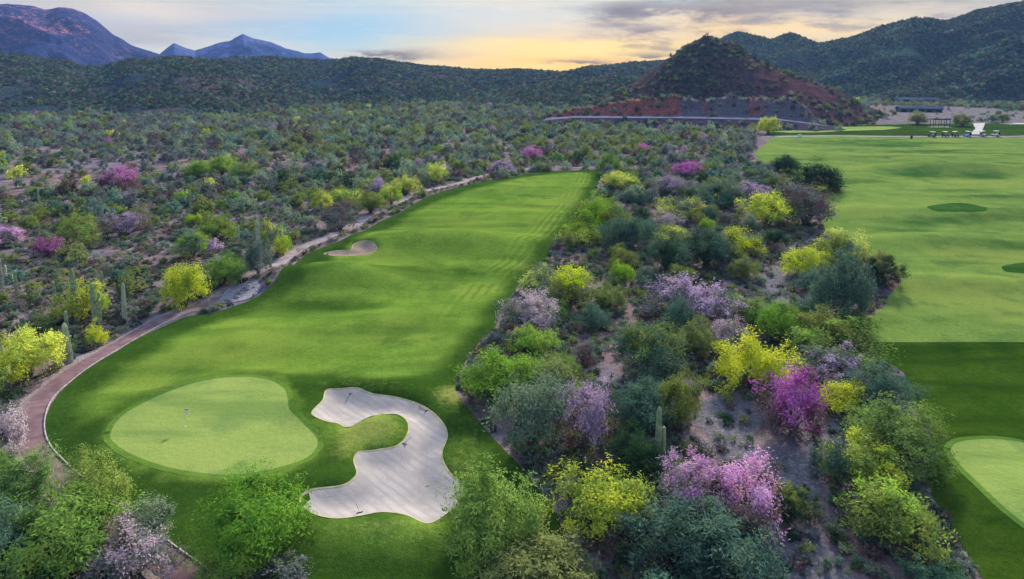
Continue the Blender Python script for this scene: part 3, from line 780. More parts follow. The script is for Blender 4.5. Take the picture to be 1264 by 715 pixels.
def plant(name, kind, x, y, w, hh, label, cat, group=None, leaf='green', bloom=None, share=.5, v=0, bark='bark', rot=None):
    K = KINDS[kind]; vr = variant(kind, leaf, bloom, share, v, bark)
    z = ground_z(x, y) - .03
    rot = rnd.uniform(0, 6.28) if rot is None else rot
    s = (w / K['w'], w / K['w'], hh / K['h'])
    if kind in ('shrub', 'bush', 'thicket'):
        o = link(name, vr['crown'], None, (x, y, z))
    else:
        o = link(name, None, None, (x, y, z))
        for pn, me in vr.items(): link(pn, me, o)
    o.scale = s; o.rotation_euler = (0, 0, rot)
    tag(o, label, cat, group)
    PLANTS.append((x, y, w * .5, o.name))
    return o
def from_box(x0, y0, x1, y1):
    """plant base and true size from the box it fills in the photo"""
    cx = (x0 + x1) / 2; wpx = x1 - x0; hpx = y1 - y0
    d = ray(cx, y1); dep = math.atan2(-d[2], math.hypot(d[0], d[1])); sd = math.sin(dep)
    x, y = at(cx, y1 - .34 * wpx * sd)
    D = depth_of((x, y, 0)); wm = wpx * D / F; tot = hpx * D / F
    hm = max(.45 * wm, min(1.25 * wm, (tot - .55 * wm * sd) / math.cos(dep)))
    return x, y, wm, hm

G_M, G_P, G_I = 'green mesquite trees', 'palo verde trees', 'flowering ironwood trees'
# (kind, box in the photo, leaf, bloom, share, label, short phrase for its neighbours)
HERO = [
 ('mesquite', (-24,562,66,655), 'green', None, 0, 'dark green mesquite in the corner beside the bend of the cart path kerb', 'corner mesquite by the path bend'),
 ('mesquite', (78,570,152,668), 'lime', None, 0, 'bright lime green mesquite standing against the kerb of the cart path below the putting green', 'bright lime mesquite by the kerb'),
 ('mesquite', (14,610,152,738), 'green', None, 0, 'broad mid green mesquite, biggest of the clump beside the cart path', 'broad mesquite of the path clump'),
 ('mesquite', (-34,640,46,748), 'teal', None, 0, 'shadowy blue green mesquite at the outer edge of the clump beside the path', 'shadowy blue green mesquite'),
 ('ironwood', (112,654,206,742), 'grey', 'blush', .42, 'pale pinkish grey ironwood leaning over the cart path below the green', 'pale ironwood over the path'),
 ('palo_verde', (150,628,212,690), 'sage', None, 0, 'pale sage green tree rising behind the pale ironwood over the cart path', 'pale sage tree by the path'),
 ('mesquite', (252,600,376,716), 'green', None, 0, 'feathery green mesquite on the turf directly below the putting green', 'feathery mesquite below the green'),
 ('palo_verde', (246,676,322,740), 'lime', None, 0, 'small light green tree tucked in front of the feathery mesquite below the putting green', 'small light green tree on the turf'),
 ('shrub', (314,692,378,732), 'grey', None, 0, 'silvery grey shrub at the foot of the feathery mesquite below the putting green', 'silvery shrub'),
 ('ironwood', (-26,508,34,578), 'grey', 'blush', .6, 'pale pinkish ironwood beside the gravel verge where the path curves round the green', 'pinkish ironwood by the path curve'),
 ('mesquite', (546,598,668,718), 'green', None, 0, 'full round green mesquite overhanging the tip of the large sand bunker', 'round mesquite by the bunker'),
 ('mesquite', (584,676,724,756), 'olive', None, 0, 'olive mesquite with a flat top, in front of the round mesquite by the bunker', 'olive flat topped mesquite'),
 ('palo_verde', (694,584,796,672), 'yellow', 'lime', .4, 'yellow green palo verde beside the turf edge, across from the round bunker mesquite', 'yellow green palo verde by the turf edge'),
 ('ironwood', (692,460,756,566), 'brown', 'lilac', .6, 'tall narrow ironwood with lilac purple sprays, near the turf edge opposite the bunker', 'tall lilac ironwood'),
 ('palo_verde', (618,474,702,568), 'sage', None, 0, 'grey green palo verde with drooping sprays on the turf edge opposite the bunker', 'drooping grey green palo verde'),
 ('mesquite', (572,438,668,506), 'green', None, 0, 'broad green mesquite on the turf edge where the fairway narrows above the bunker', 'broad mesquite at the fairway neck'),
 ('mesquite', (640,444,716,500), 'olive', None, 0, 'olive mesquite directly beside the broad one at the narrow part of the fairway', 'olive mesquite at the fairway neck'),
 ('mesquite', (752,540,822,602), 'dark', None, 0, 'dark green bushy mesquite at the foot of the forked saguaro', 'dark mesquite by the forked saguaro'),
 ('ironwood', (812,566,900,656), 'sage', 'pink', .55, 'soft pink flowering ironwood crowded against a deeper pink one by the gravel wash', 'soft pink ironwood'),
 ('ironwood', (868,574,966,670), 'brown', 'pink', .70, 'large deep pink flowering ironwood beside the gravel wash, brightest of the pair', 'large deep pink ironwood'),
 ('mesquite', (790,626,952,745), 'teal', None, 0, 'wide blue green mesquite in front of the pair of pink ironwoods', 'wide blue green mesquite'),
 ('palo_verde', (885,420,970,490), 'yellow', None, 0, 'brilliant yellow palo verde in bloom between the blush and magenta ironwoods', 'brilliant yellow palo verde'),
 ('ironwood', (936,458,1020,546), 'brown', 'magenta', .62, 'magenta flowering ironwood at the head of the gravel wash', 'magenta ironwood'),
 ('palo_verde', (1012,472,1064,516), 'yellow', None, 0, 'small yellow palo verde between the magenta ironwood and a blue green tree', 'small yellow palo verde'),
 ('mesquite', (1050,456,1124,520), 'teal', None, 0, 'blue green mesquite on the dark turf edge just past the small yellow palo verde', 'blue green mesquite on the dark turf edge'),
 ('mesquite', (1055,504,1162,592), 'green', None, 0, 'spreading green mesquite reaching over the dark turf beside the small tee green', 'spreading mesquite by the tee green'),
 ('palo_verde', (1026,544,1110,608), 'lime', 'yellow', .55, 'palo verde with yellow bloom clusters in front of the spreading green mesquite', 'palo verde with yellow clusters'),
 ('shrub', (1004,548,1052,602), 'teal', None, 0, 'blue green shrub pressed against the palo verde with yellow bloom clusters', 'blue green shrub'),
 ('palo_verde', (1042,600,1152,684), 'olive', 'lime', .4, 'low wide olive yellow palo verde beside the stony edge of the dark turf', 'wide olive yellow palo verde'),
 ('ironwood', (876,392,920,436), 'sage', 'blush', .7, 'small round blush white ironwood behind the brilliant yellow palo verde', 'small blush ironwood'),
 ('ironwood', (624,362,688,418), 'grey', 'blush', .7, 'rounded dusty pink ironwood on the edge of the fairway beside a bare pole cactus', 'dusty pink ironwood on the fairway edge'),
 ('palo_verde', (672,333,738,384), 'olive', 'yellow', .4, 'dense olive yellow palo verde just behind the dusty pink ironwood', 'dense olive yellow palo verde'),
 ('palo_verde', (640,334,690,372), 'sage', 'yellow', .35, 'pale yellowish tree on the fairway edge touching the dense olive palo verde', 'pale yellowish edge tree'),
 ('palo_verde', (632,404,684,446), 'lime', None, 0, 'light green palo verde below the dusty pink ironwood on the fairway edge', 'light green palo verde'),
 ('ironwood', (800,342,892,402), 'grey', 'lilac', .6, 'wide lilac ironwood in the middle of the scrub strip, above the blush one', 'wide lilac ironwood'),
 ('ironwood', (988,432,1070,480), 'sage', 'lilac', .5, 'blue green ironwood flecked with lilac, behind the small yellow palo verde', 'lilac flecked ironwood'),
 ('mesquite', (972,398,1082,456), 'green', 'olive', .4, 'wide green mesquite at the corner where the pale range turf meets the dark turf', 'wide mesquite at the turf corner'),
 ('mesquite', (1006,314,1072,398), 'teal', None, 0, 'upright teal tree on a pale bluish trunk beside the range turf', 'teal tree with the pale trunk'),
 ('mesquite', (1008,288,1068,336), 'olive', 'yellow', .4, 'olive tree with yellow tips on the range edge behind the teal tree', 'olive tree with yellow tips'),
 ('palo_verde', (970,306,1020,342), 'yellow', None, 0, 'yellow palo verde beside the teal tree with the pale trunk', 'yellow palo verde by the teal tree'),
 ('mesquite', (1064,312,1108,354), 'dark', 'olive', .35, 'dark olive tree at the point where the scrub juts into the range turf', 'dark olive point tree'),
 ('thicket', (982,203,1034,238), 'dark', None, 0, 'dark green round bush standing out on the pale range turf', 'dark round bush on the range'),
 ('thicket', (952,194,986,214), 'dark', None, 0, 'smaller dark green bush just behind the dark round one on the range edge', 'smaller dark range bush'),
 ('palo_verde', (918,240,978,282), 'lime', 'yellow', .45, 'bright yellow green palo verde with a broad top, next to a grey brush tree', 'broad yellow green palo verde'),
 ('ironwood', (960,228,1026,282), 'grey', 'brown', .4, 'large grey brush tree on the range edge, without leaves', 'large grey brush tree'),
 ('mesquite', (706,244,768,294), 'olive', 'lime', .4, 'broad olive mesquite jutting out on the far fairway edge', 'broad olive mesquite on the far fairway edge'),
 ('palo_verde', (694,276,742,304), 'yellow', 'lime', .5, 'low yellowish palo verde in front of the broad olive mesquite on the far fairway edge', 'low yellowish palo verde'),
 ('palo_verde', (738,190,766,216), 'green', None, 0, 'bright green round tree beside the far corner of the fairway', 'green tree at the far fairway corner'),
 ('palo_verde', (743,214,790,238), 'lime', 'yellow', .5, 'yellow green tree at the far fairway corner in front of the round green one', 'yellow green far corner tree'),
 ('ironwood', (828,204,866,220), 'grey', 'magenta', .6, 'small distant magenta ironwood between the far fairway and the range', 'small distant magenta ironwood'),
 ('ironwood', (905,225,950,250), 'grey', 'lilac', .6, 'grey lilac ironwood behind the broad yellow green palo verde', 'grey lilac ironwood'),
 ('ironwood', (796,218,846,244), 'grey', 'lilac', .5, 'rounded grey lilac ironwood in the far middle of the scrub strip', 'rounded grey lilac ironwood'),
 ('palo_verde', (812,252,868,276), 'yellow', 'sage', .5, 'low pale yellow palo verde in the middle of the far scrub strip', 'low pale yellow palo verde'),
 ('palo_verde', (802,278,848,304), 'yellow', 'olive', .5, 'yellow topped palo verde among dark trees in the middle strip', 'yellow topped palo verde'),
 ('ironwood', (806,262,840,288), 'grey', 'blush', .6, 'pale dusty ironwood in the middle strip, behind the yellow topped palo verde', 'pale dusty ironwood'),
 ('mesquite', (840,282,902,334), 'teal', 'dark', .4, 'large blue green mesquite in the centre of the scrub strip', 'large central mesquite'),
 ('mesquite', (746,268,808,312), 'teal', None, 0, 'teal mesquite between the broad olive mesquite and the yellow topped palo verde', 'teal strip mesquite'),
 ('palo_verde', (884,282,940,322), 'olive', 'yellow', .4, 'olive and yellow palo verde beside the large central blue green mesquite', 'olive and yellow palo verde'),
 ('mesquite', (762,398,846,476), 'teal', 'olive', .35, 'tall teal mesquite in the heart of the scrub, below the wide lilac ironwood', 'tall teal mesquite'),
 ('mesquite', (836,396,884,444), 'olive', None, 0, 'olive mesquite standing between the tall teal mesquite and the blush ironwood', 'olive heart mesquite'),
 ('mesquite', (930,376,990,424), 'green', None, 0, 'vivid green mesquite behind the wide mesquite at the turf corner', 'vivid green mesquite'),
 ('palo_verde', (778,436,838,486), 'sage', 'lime', .35, 'sage palo verde with lime tips at the foot of the tall teal mesquite', 'sage palo verde with lime tips'),
 ('mesquite', (752,474,832,534), 'teal', None, 0, 'low blue green mesquite on the bare ground behind the forked saguaro', 'low blue green mesquite'),
 ('palo_verde', (806,466,862,530), 'olive', None, 0, 'wispy olive palo verde at the edge of the bare ground behind the forked saguaro', 'wispy olive palo verde'),
 ('mesquite', (944,600,1002,650), 'dark', 'olive', .3, 'small dark mesquite between the large pink ironwood and the open wash', 'small dark mesquite by the wash'),
 ('mesquite', (800,292,850,340), 'dark', 'teal', .5, 'dark teal tree behind the wide lilac ironwood', 'dark teal tree'),
 ('mesquite', (856,224,916,262), 'teal', 'sage', .4, 'dusky teal mesquite in the far part of the strip beside the grey lilac ironwood', 'dusky far mesquite'),
 # desert beyond the cart path
 ('palo_verde', (202,330,254,384), 'yellow', None, 0, 'round vivid yellow palo verde with a bare trunk right beside the cart path', 'round vivid yellow palo verde'),
 ('palo_verde', (78,350,132,398), 'yellow', 'lime', .5, 'yellow palo verde behind the group of tall pole saguaros', 'yellow palo verde behind the saguaros'),
 ('palo_verde', (0,408,74,474), 'yellow', None, 0, 'large yellow palo verde near the path, closest to the pale leaning saguaro', 'large yellow palo verde'),
 ('palo_verde', (-34,436,18,500), 'yellow', 'lime', .35, 'yellow palo verde cut by the edge of the picture, beside the large yellow one', 'cut off yellow palo verde'),
 ('shrub', (106,402,132,428), 'yellow', None, 0, 'small yellow green shrub between the pole saguaros and the cart path', 'small yellow green shrub'),
 ('palo_verde', (220,286,258,322), 'lime', 'sage', .5, 'pale lime palo verde behind the round vivid yellow one', 'pale lime palo verde'),
 ('mesquite', (252,318,304,354), 'green', None, 0, 'green bushy mesquite between the vivid yellow palo verde and the path culvert', 'green mesquite by the culvert'),
 ('palo_verde', (318,274,346,312), 'yellow', 'sage', .5, 'slim yellow palo verde with a grey neighbour by the path bend', 'slim yellow palo verde'),
 ('palo_verde', (338,292,362,318), 'yellow', 'lime', .5, 'little yellow palo verde touching the path beyond the culvert', 'little yellow palo verde'),
 ('mesquite', (302,296,336,342), 'grey', 'teal', .5, 'grey blue tree standing beside the path culvert', 'grey blue culvert tree'),
 ('palo_verde', (384,238,412,262), 'yellow', 'lime', .3, 'low yellow palo verde at the back of the row along the far path', 'low yellow palo verde of the row'),
 ('palo_verde', (406,234,442,256), 'yellow', 'lime', .5, 'wider yellow palo verde behind the big grey brush by the far path', 'wider yellow palo verde of the row'),
 ('ironwood', (394,248,446,288), 'grey', 'brown', .4, 'big grey brush tree beside the far cart path near the small bunker', 'big grey brush by the far path'),
 ('palo_verde', (468,228,498,254), 'yellow', 'lime', .4, 'yellow palo verde beside the path, lower of a close pair', 'lower yellow palo verde of the pair'),
 ('palo_verde', (488,218,514,242), 'yellow', None, 0, 'bright yellow palo verde beside the path, upper of a close pair', 'upper yellow palo verde of the pair'),
 ('palo_verde', (526,202,550,228), 'lime', 'yellow', .5, 'yellow green palo verde next to a tall grey shrub on the far path', 'yellow green far path palo verde'),
 ('shrub', (500,204,530,232), 'sage', None, 0, 'tall grey green shrub touching the yellow green palo verde on the far path', 'tall grey green shrub'),
 ('ironwood', (455,220,476,242), 'grey', 'lilac', .7, 'small lilac ironwood just behind the close pair of yellow palo verdes', 'small lilac ironwood'),
 ('mesquite', (440,238,476,266), 'olive', None, 0, 'dull green mesquite beside the path below the close pair of yellow palo verdes', 'dull green path mesquite'),
 ('ironwood', (604,198,638,216), 'grey', 'lilac', .6, 'pale lilac bush tree at the far path where it meets the end of the fairway', 'pale lilac far end tree'),
 ('ironwood', (642,182,670,200), 'brown', 'magenta', .7, 'bright pink ironwood behind the far end of the fairway', 'bright pink far end ironwood'),
 ('ironwood', (122,206,174,240), 'brown', 'magenta', .45, 'big magenta ironwood alone on the open desert plain', 'big magenta plain ironwood'),
 ('ironwood', (44,292,76,318), 'brown', 'magenta', .5, 'small magenta ironwood near the picture edge on the desert plain', 'small magenta plain ironwood'),
 ('ironwood', (-8,278,30,306), 'grey', 'pink', .55, 'pale pink ironwood cut by the edge of the picture on the desert plain', 'pale pink plain ironwood'),
 ('ironwood', (134,262,182,294), 'brown', 'lilac', .45, 'dusky purple ironwood on the desert plain below the big magenta one', 'dusky purple ironwood'),
 ('mesquite', (76,268,122,304), 'olive', 'lime', .4, 'olive mesquite on the plain beside the dusky purple ironwood', 'olive plain mesquite'),
 ('mesquite', (242,266,290,300), 'green', 'olive', .5, 'green mesquite on the plain behind the pale lime palo verde', 'green plain mesquite'),
 ('mesquite', (228,198,262,222), 'green', 'lime', .4, 'bright green tree at the end of the plain thicket nearest the big magenta ironwood', 'thicket tree near the magenta ironwood'),
 ('mesquite', (256,192,294,218), 'green', 'lime', .5, 'tallest bright green tree in the centre of the thicket on the desert plain', 'central thicket tree'),
 ('mesquite', (284,200,320,224), 'green', 'olive', .4, 'green tree at the fairway end of the thicket on the desert plain', 'fairway end thicket tree'),
 ('palo_verde', (936,146,960,166), 'yellow', None, 0, 'round yellow palo verde at the far corner of the practice range', 'far yellow palo verde'),
 ('mesquite', (1122,139,1143,154), 'olive', None, 0, 'flat topped umbrella tree on a thin trunk behind the practice range', 'umbrella tree'),
 ('palo_verde', (1176,142,1200,157), 'olive', None, 0, 'loose green tree beside the shade shelter behind the practice range', 'loose tree by the shelter'),
 ('palo_verde', (1228,141,1246,152), 'olive', None, 0, 'small green tree behind the pale concrete ramp of the practice range', 'small tree behind the ramp'),
]
NAMES = {'palo_verde': 'palo_verde_tree', 'mesquite': 'mesquite_tree', 'ironwood': 'ironwood_tree', 'shrub': 'desert_shrub', 'thicket': 'desert_shrub', 'bush': 'low_bush'}
GROUPS = {'palo_verde': G_P, 'mesquite': G_M, 'ironwood': G_I, 'shrub': 'desert shrubs', 'thicket': 'desert shrubs', 'bush': 'low desert bushes'}
LAND = []
for i, (k, bx, leaf, bloom, share, label, short) in enumerate(HERO):
    x, y, w, hm = from_box(*bx)
    bark = 'pale_bark' if 'pale bluish' in label else 'bark'
    o = plant(NAMES[k], k, x, y, w, hm, label, 'shrub' if k in ('shrub', 'thicket') else 'tree', GROUPS[k], leaf, bloom, share, i % 3, bark)
    LAND.append((x, y, short))
def spare(name): return [o for o in COL.objects if o.name.startswith(name)]

# ---- saguaros
def saguaro_body(hh, r0, seed, pale=False, taper=.8):
    """ribbed column with a rounded crown"""
    n = 24; V = []; Fc = []
    zs = [0, .06, .2, .4, .6, .8, .9, .95, .98, 1.0]
    for z in zs:
        rr = r0 * (.82 + .18 * math.sin(min(1, z * 1.3) * math.pi)) * (1.0 if z < .88 else max(.12, math.sqrt(max(0, 1 - ((z - .88) / .12) ** 2))))
        for k in range(n):
            a = 2 * math.pi * k / n; q = rr * (1.0 if k % 2 == 0 else .80)
            V.append((q * math.cos(a) + .03 * hh * math.sin(z * 2 + seed) * .4, q * math.sin(a), z * hh - .1))
    for i in range(len(zs) - 1):
        for k in range(n):
            k2 = (k + 1) % n; Fc.append((i * n + k, i * n + k2, (i + 1) * n + k2, (i + 1) * n + k))
    Fc.append(tuple((len(zs) - 1) * n + k for k in range(n)))
    me = bpy.data.meshes.new('column'); me.from_pydata(V, [], Fc); me.update(); me.materials.append(M['saguaro_pale' if pale else 'saguaro']); return me
def saguaro_arm(hh, r0, zf, az, reach, rise, pale=False):
    pts = []; ca, sa = math.cos(az), math.sin(az)
    for t in np.linspace(0, 1, 6):
        a = t * math.pi / 2; pts.append(((reach * math.sin(a)) * ca, (reach * math.sin(a)) * sa, zf * hh + reach * .7 * (1 - math.cos(a))))
    x, y, z = pts[-1]
    for t in (.35, .7, .93, 1.0): pts.append((x, y, z + rise * t))
    return MB().tube(pts, [r0 * .62] * 5 + [r0 * .68] * 2 + [r0 * .68, r0 * .55, r0 * .2], 10).mesh('arm', M['saguaro_pale' if pale else 'saguaro'])
SAG = [  # x, top, foot, arms(height share, turn, reach, rise), pale, label
 (811,501,572,[(.20,.15,.30,2.6)],0,'tall forked saguaro with one raised arm above the dark mesquite in the scrub strip'),
 (87,400,448,[],1,'pale thick saguaro leaning beside the large yellow palo verde and the path verge'),
 (95,334,398,[],0,'tallest slim pole saguaro of the group near the yellow palo verde'),
 (118,351,401,[(.55,.2,.5,1.0)],0,'pole saguaro with one stub arm in front of the yellow palo verde'),
 (125,372,402,[],0,'short pole saguaro pressed close beside the one with a stub arm'),
 (155,351,398,[],1,'single pale pole saguaro standing between the saguaro group and the vivid yellow palo verde'),
 (83,386,412,[],0,'short saguaro stem directly behind the pale leaning saguaro'),
 (21,336,365,[(.5,2.9,.5,1.1)],0,'dark saguaro with a single arm on the open bare ground'),
 (3,320,356,[(.4,0,.6,1.6),(.45,3.1,.6,1.2)],1,'pale saguaro with two arms at the edge of the picture'),
 (68,350,370,[],0,'small dark saguaro stump on the bare ground behind the saguaro group'),
 (321,277,328,[],1,'slim pale saguaro beside the slim yellow palo verde at the path bend'),
 (347,286,315,[],0,'slender saguaro beside the little yellow palo verde touching the path'),
 (334,310,330,[],0,'short saguaro at the edge of the path beyond the culvert'),
 (295,282,303,[],1,'pale saguaro behind the grey blue culvert tree'),
 (331,247,274,[],0,'slim saguaro on the plain far behind the slim yellow palo verde'),
 (684,384,418,[],0,'bare pole cactus against the dusty pink ironwood on the fairway edge'),
 (236,236,262,[(.5,.3,.6,1.0)],0,'saguaro with one arm among shrubs on the plain behind the pale lime palo verde'),
 (127,338,358,[],0,'short slim saguaro on bare ground behind the pole saguaro group'),
 (812,500,520,[],0,'short saguaro column on the bare ground behind the tall forked one'),
 (180,262,282,[],0,'small saguaro beside the dusky purple ironwood on the plain'),
 (48,232,252,[],0,'distant saguaro on the plain behind the small magenta ironwood'),
 (284,212,232,[],0,'distant slim saguaro in front of the broad bright green thicket'),
]
for i, (px, yt, yb, arms, pale, lab) in enumerate(SAG):
    x, y = at(px, yb); yt -= 4 if yb > 300 else 2; D = depth_of((x, y, 0)); hm = (yb - yt) * D / F / CP
    r0 = 1.25 * max(.26, min(.42, hm * .045)) * (1.25 if i == 1 else 1)
    o = link('saguaro_cactus', None, None, (x, y, ground_z(x, y))); tag(o, lab, 'cactus', 'saguaro cacti')
    link('column', saguaro_body(hm, r0, i, pale), o)
    for zf, az, rc, rs in arms: link('arm', saguaro_arm(hm, r0, zf, az, rc + r0, rs, pale), o)
    if i == 1: o.rotation_euler = (0, R(-4), 0)
    PLANTS.append((x, y, 1.8, o.name)); q = math.hypot(x, y); PLANTS.append((x - x / q * 3.4, y - y / q * 3.4, 2.4, o.name))

# ------------------------------------------------------------------ countable fill plants, described by their neighbours
STRIP_PX = [(762,190),(742,213),(740,224),(731,240),(722,252),(709,274),(690,294),(675,317),(650,341),(621,381),(611,404),(588,427),(566,463),(570,487),(590,508),(618,540),(648,572),(676,608),(700,648),(702,700),(706,800),(1250,800),(1235,748),(1205,712),(1184,680),(1166,645),(1144,613),(1134,580),(1144,535),(1116,500),(1110,462),(1082,444),(1068,424),(1054,408),(1052,394),(1086,378),(1092,362),(1104,347),(1090,332),(1050,316),(1012,290),(1008,276),(1014,256),(1004,242),(978,226),(938,206),(922,190),(945,172),(900,170)]
STRIP = Poly([at(x, y) for x, y in STRIP_PX], 10)
DESERT_PX = [(-120,470),(-60,430),(-20,520),(14,520),(34,505),(60,466),(105,434),(155,408),(195,386),(226,374),(250,368),(268,352),(292,338),(326,322),(344,310),(366,298),(395,288),(418,278),(448,258),(480,244),(512,230),(550,222),(560,212),(500,200),(400,208),(200,208),(-60,210)]
DESERT = Poly([at(x, y) for x, y in DESERT_PX], 10)
WASHP = [Poly(pxpoly(w, h, 2), 6) for w in WASH]
COLWORD = {'green': 'green', 'olive': 'olive', 'teal': 'blue green', 'sage': 'sage green', 'grey': 'grey', 'dark': 'dark green', 'brown': 'brown', 'lime': 'light green', 'yellow': 'yellow', 'lilac': 'lilac', 'pink': 'pink', 'blush': 'blush pink', 'magenta': 'magenta'}
used = set(o['label'] for o in COL.objects if 'label' in o.keys())
LANDA = np.array([(a, b) for a, b, _ in LAND])
def describe(kindword, col, size, x, y, strip):
    dist = np.hypot(LANDA[:, 0] - x, LANDA[:, 1] - y)
    for j in np.argsort(dist)[:9]:
        lx, ly, s = LAND[j]; dx, dy = x - lx, y - ly
        if abs(dy) > abs(dx): rel = 'behind' if dy > 0 else 'in front of'
        elif strip: rel = 'on the range side of' if dx > 0 else 'on the fairway side of'
        else: rel = 'on the path side of' if dx > 0 else 'on the open desert side of'
        for sz in (size,):
            lab = f'{sz} {col} {kindword} {rel} the {s}'
            if lab not in used and len(lab.split()) <= 16:
                used.add(lab); return lab
    return None
MIX_STRIP = [('shrub','teal',None,5),('shrub','sage',None,6),('shrub','grey',None,6),('shrub','olive',None,4),('shrub','dark',None,4),('shrub','brown',None,3),('shrub','green',None,3),
             ('mesquite','teal',None,8),('mesquite','green',None,3),('mesquite','olive',None,4),('mesquite','dark',None,3),('palo_verde','sage',None,5),('palo_verde','lime',None,1.3),('palo_verde','yellow',None,.25),('ironwood','grey','lilac',1.2),('ironwood','brown','grey',2),('ironwood','grey','blush',.4),('ironwood','grey','magenta',.4)]
MIX_DES = [('shrub','sage',None,8),('shrub','olive',None,7),('shrub','grey',None,8),('shrub','brown',None,6),('shrub','teal',None,4),('shrub','dark',None,3),('shrub','green',None,2),
           ('mesquite','olive',None,2),('mesquite','teal',None,2),('palo_verde','sage',None,2),('ironwood','brown','grey',2),('ironwood','grey','lilac',.8),('palo_verde','lime',None,.8)]
def fill(poly, n, mixt, strip, dens, tries=40000):
    P = np.array(poly.pts); lo, hi = P.min(0), P.max(0); hi[1] = min(hi[1], 330)
    wts = [m[3] for m in mixt]; made = 0
    pts = np.array([(p[0], p[1], p[2]) for p in PLANTS])
    cand = lo + rng.random((tries, 2)) * (hi - lo)
    ins = poly.sd(cand[:, 0], cand[:, 1])
    cand = cand[ins > .6]; ins = ins[ins > .6]
    wa = np.max([w.sd(cand[:, 0], cand[:, 1]) for w in WASHP], 0); hs = ALLTURF.sd(cand[:, 0], cand[:, 1])
    dn = fbm(cand[:, 0] / 22 + 50, cand[:, 1] / 22, 2)
    for (x, y), iv, wv, hv, dv in zip(cand, ins, wa, hs, dn):
        if made >= n: break
        if dv < dens: continue
        u, vpx = pix((x, y, 0))
        if u < -40 or u > 1300 or vpx > 770 or wv > -.3: continue
        k, leaf, bloom, _ = rnd.choices(mixt, wts)[0]
        if not strip and y < 95 and k == 'mesquite': continue
        w = {'shrub': rnd.uniform(1.6, 3.6), 'mesquite': rnd.uniform(4.0, 6.6), 'palo_verde': rnd.uniform(3.2, 5.4), 'ironwood': rnd.uniform(3.4, 5.4)}[k]
        if not strip: w *= .62 if y < 150 else .8
        if hv > -w * .40: continue
        d = np.hypot(pts[:, 0] - x, pts[:, 1] - y) - pts[:, 2] * .72
        if d.min() < w * .44: continue
        hm = w * (rnd.uniform(.5, .75) if k == 'shrub' else rnd.uniform(.6, .85))
        size = ('small' if w < 2.8 else 'broad') if k == 'shrub' else ('small' if w < 5 else 'broad')
        kw = {'shrub': 'shrub', 'mesquite': 'mesquite', 'palo_verde': 'palo verde', 'ironwood': 'ironwood' if bloom in ('lilac', 'blush', 'magenta') else 'bare brush tree'}[k]
        col = COLWORD[bloom if bloom and bloom != 'grey' else leaf]
        lab = describe(kw, col, size, x, y, strip)
        if lab is None: continue
        plant(NAMES[k], k, x, y, w, hm, lab, 'shrub' if k == 'shrub' else 'tree', GROUPS[k], leaf, bloom, .5, rnd.randrange(2))
        pts = np.vstack([pts, [x, y, w * .5]]); made += 1
    return made
n1 = fill(STRIP, 290, MIX_STRIP, True, -.52, 70000)
n2 = fill(DESERT, 95, MIX_DES, False, -.20)
print('fill', n1, n2)

# ------------------------------------------------------------------ uncounted scrub (one object each)
src = bpy.data.collections.new('scrub_kinds')       # source bushes, instanced below
def src_bush(leaf, nc, nl, sz, w, hh, v, bloom=None):
    r = np.random.default_rng(500 + v)
    pos, nr, cid, P = crown_points(r, w, hh, nc, nl, low=.0, clump_r=.2, up=.5)
    v4 = leaf_quads(pos, nr, sz, .45, r, crown_points.twig); ti = np.repeat(crown_points.tint, 4)
    o = bpy.data.objects.new('scrub_%03d' % v, np_mesh('scrub_bush', v4, np.arange(len(v4)).reshape(-1, 4), LEAF[leaf], attrs={'tint': ti})); src.objects.link(o)
def scrub_tree(name, pts, scl, rot, idx, coll, kind='stuff'):
    me = bpy.data.meshes.new(name); me.vertices.add(len(pts)); me.vertices.foreach_set('co', np.asarray(pts, np.float32).ravel())
    a = me.attributes.new('scl', 'FLOAT_VECTOR', 'POINT'); a.data.foreach_set('vector', np.asarray(scl, np.float32).ravel())
    a = me.attributes.new('spin', 'FLOAT_VECTOR', 'POINT'); a.data.foreach_set('vector', np.c_[np.zeros(len(rot)), np.zeros(len(rot)), rot].astype(np.float32).ravel())
    a = me.attributes.new('which', 'INT', 'POINT'); a.data.foreach_set('value', np.asarray(idx, np.int32))
    me.update(); o = link(name, me); tag(o, kind=kind)
    g = bpy.data.node_groups.new(name, 'GeometryNodeTree')
    g.interface.new_socket('Geometry', in_out='INPUT', socket_type='NodeSocketGeometry'); g.interface.new_socket('Geometry', in_out='OUTPUT', socket_type='NodeSocketGeometry')
    gi = g.nodes.new('NodeGroupInput'); go = g.nodes.new('NodeGroupOutput'); ip = g.nodes.new('GeometryNodeInstanceOnPoints'); ci = g.nodes.new('GeometryNodeCollectionInfo')
    ci.inputs['Collection'].default_value = coll; ci.inputs['Separate Children'].default_value = True; ci.inputs['Reset Children'].default_value = True
    def na(nm, t):
        q = g.nodes.new('GeometryNodeInputNamedAttribute'); q.data_type = t; q.inputs['Name'].default_value = nm; return q.outputs[0]
    ip.inputs['Pick Instance'].default_value = True
    g.links.new(gi.outputs[0], ip.inputs['Points']); g.links.new(ci.outputs[0], ip.inputs['Instance'])
    g.links.new(na('which', 'INT'), ip.inputs['Instance Index']); g.links.new(na('spin', 'FLOAT_VECTOR'), ip.inputs['Rotation']); g.links.new(na('scl', 'FLOAT_VECTOR'), ip.inputs['Scale'])
    g.links.new(ip.outputs[0], go.inputs[0])
    md = o.modifiers.new('scatter', 'NODES'); md.node_group = g
    return o
SRC = [('pale_sage',0),('olive',0),('grey',0),('pale_teal',0),('brown',0),('green',0),('dark',0),('lime',0),('lilac',0),('pale_sage',1),('olive',1),('teal',1),('yellow',0),('magenta',0)]
for i, (lf, _) in enumerate(SRC): src_bush(lf, 34, 22, .42, 3.4, 2.3, i)
WT = np.array([.16,.17,.12,.12,.12,.035,.05,.03,.018,.09,.09,.07,.008,.004]); WT /= WT.sum()
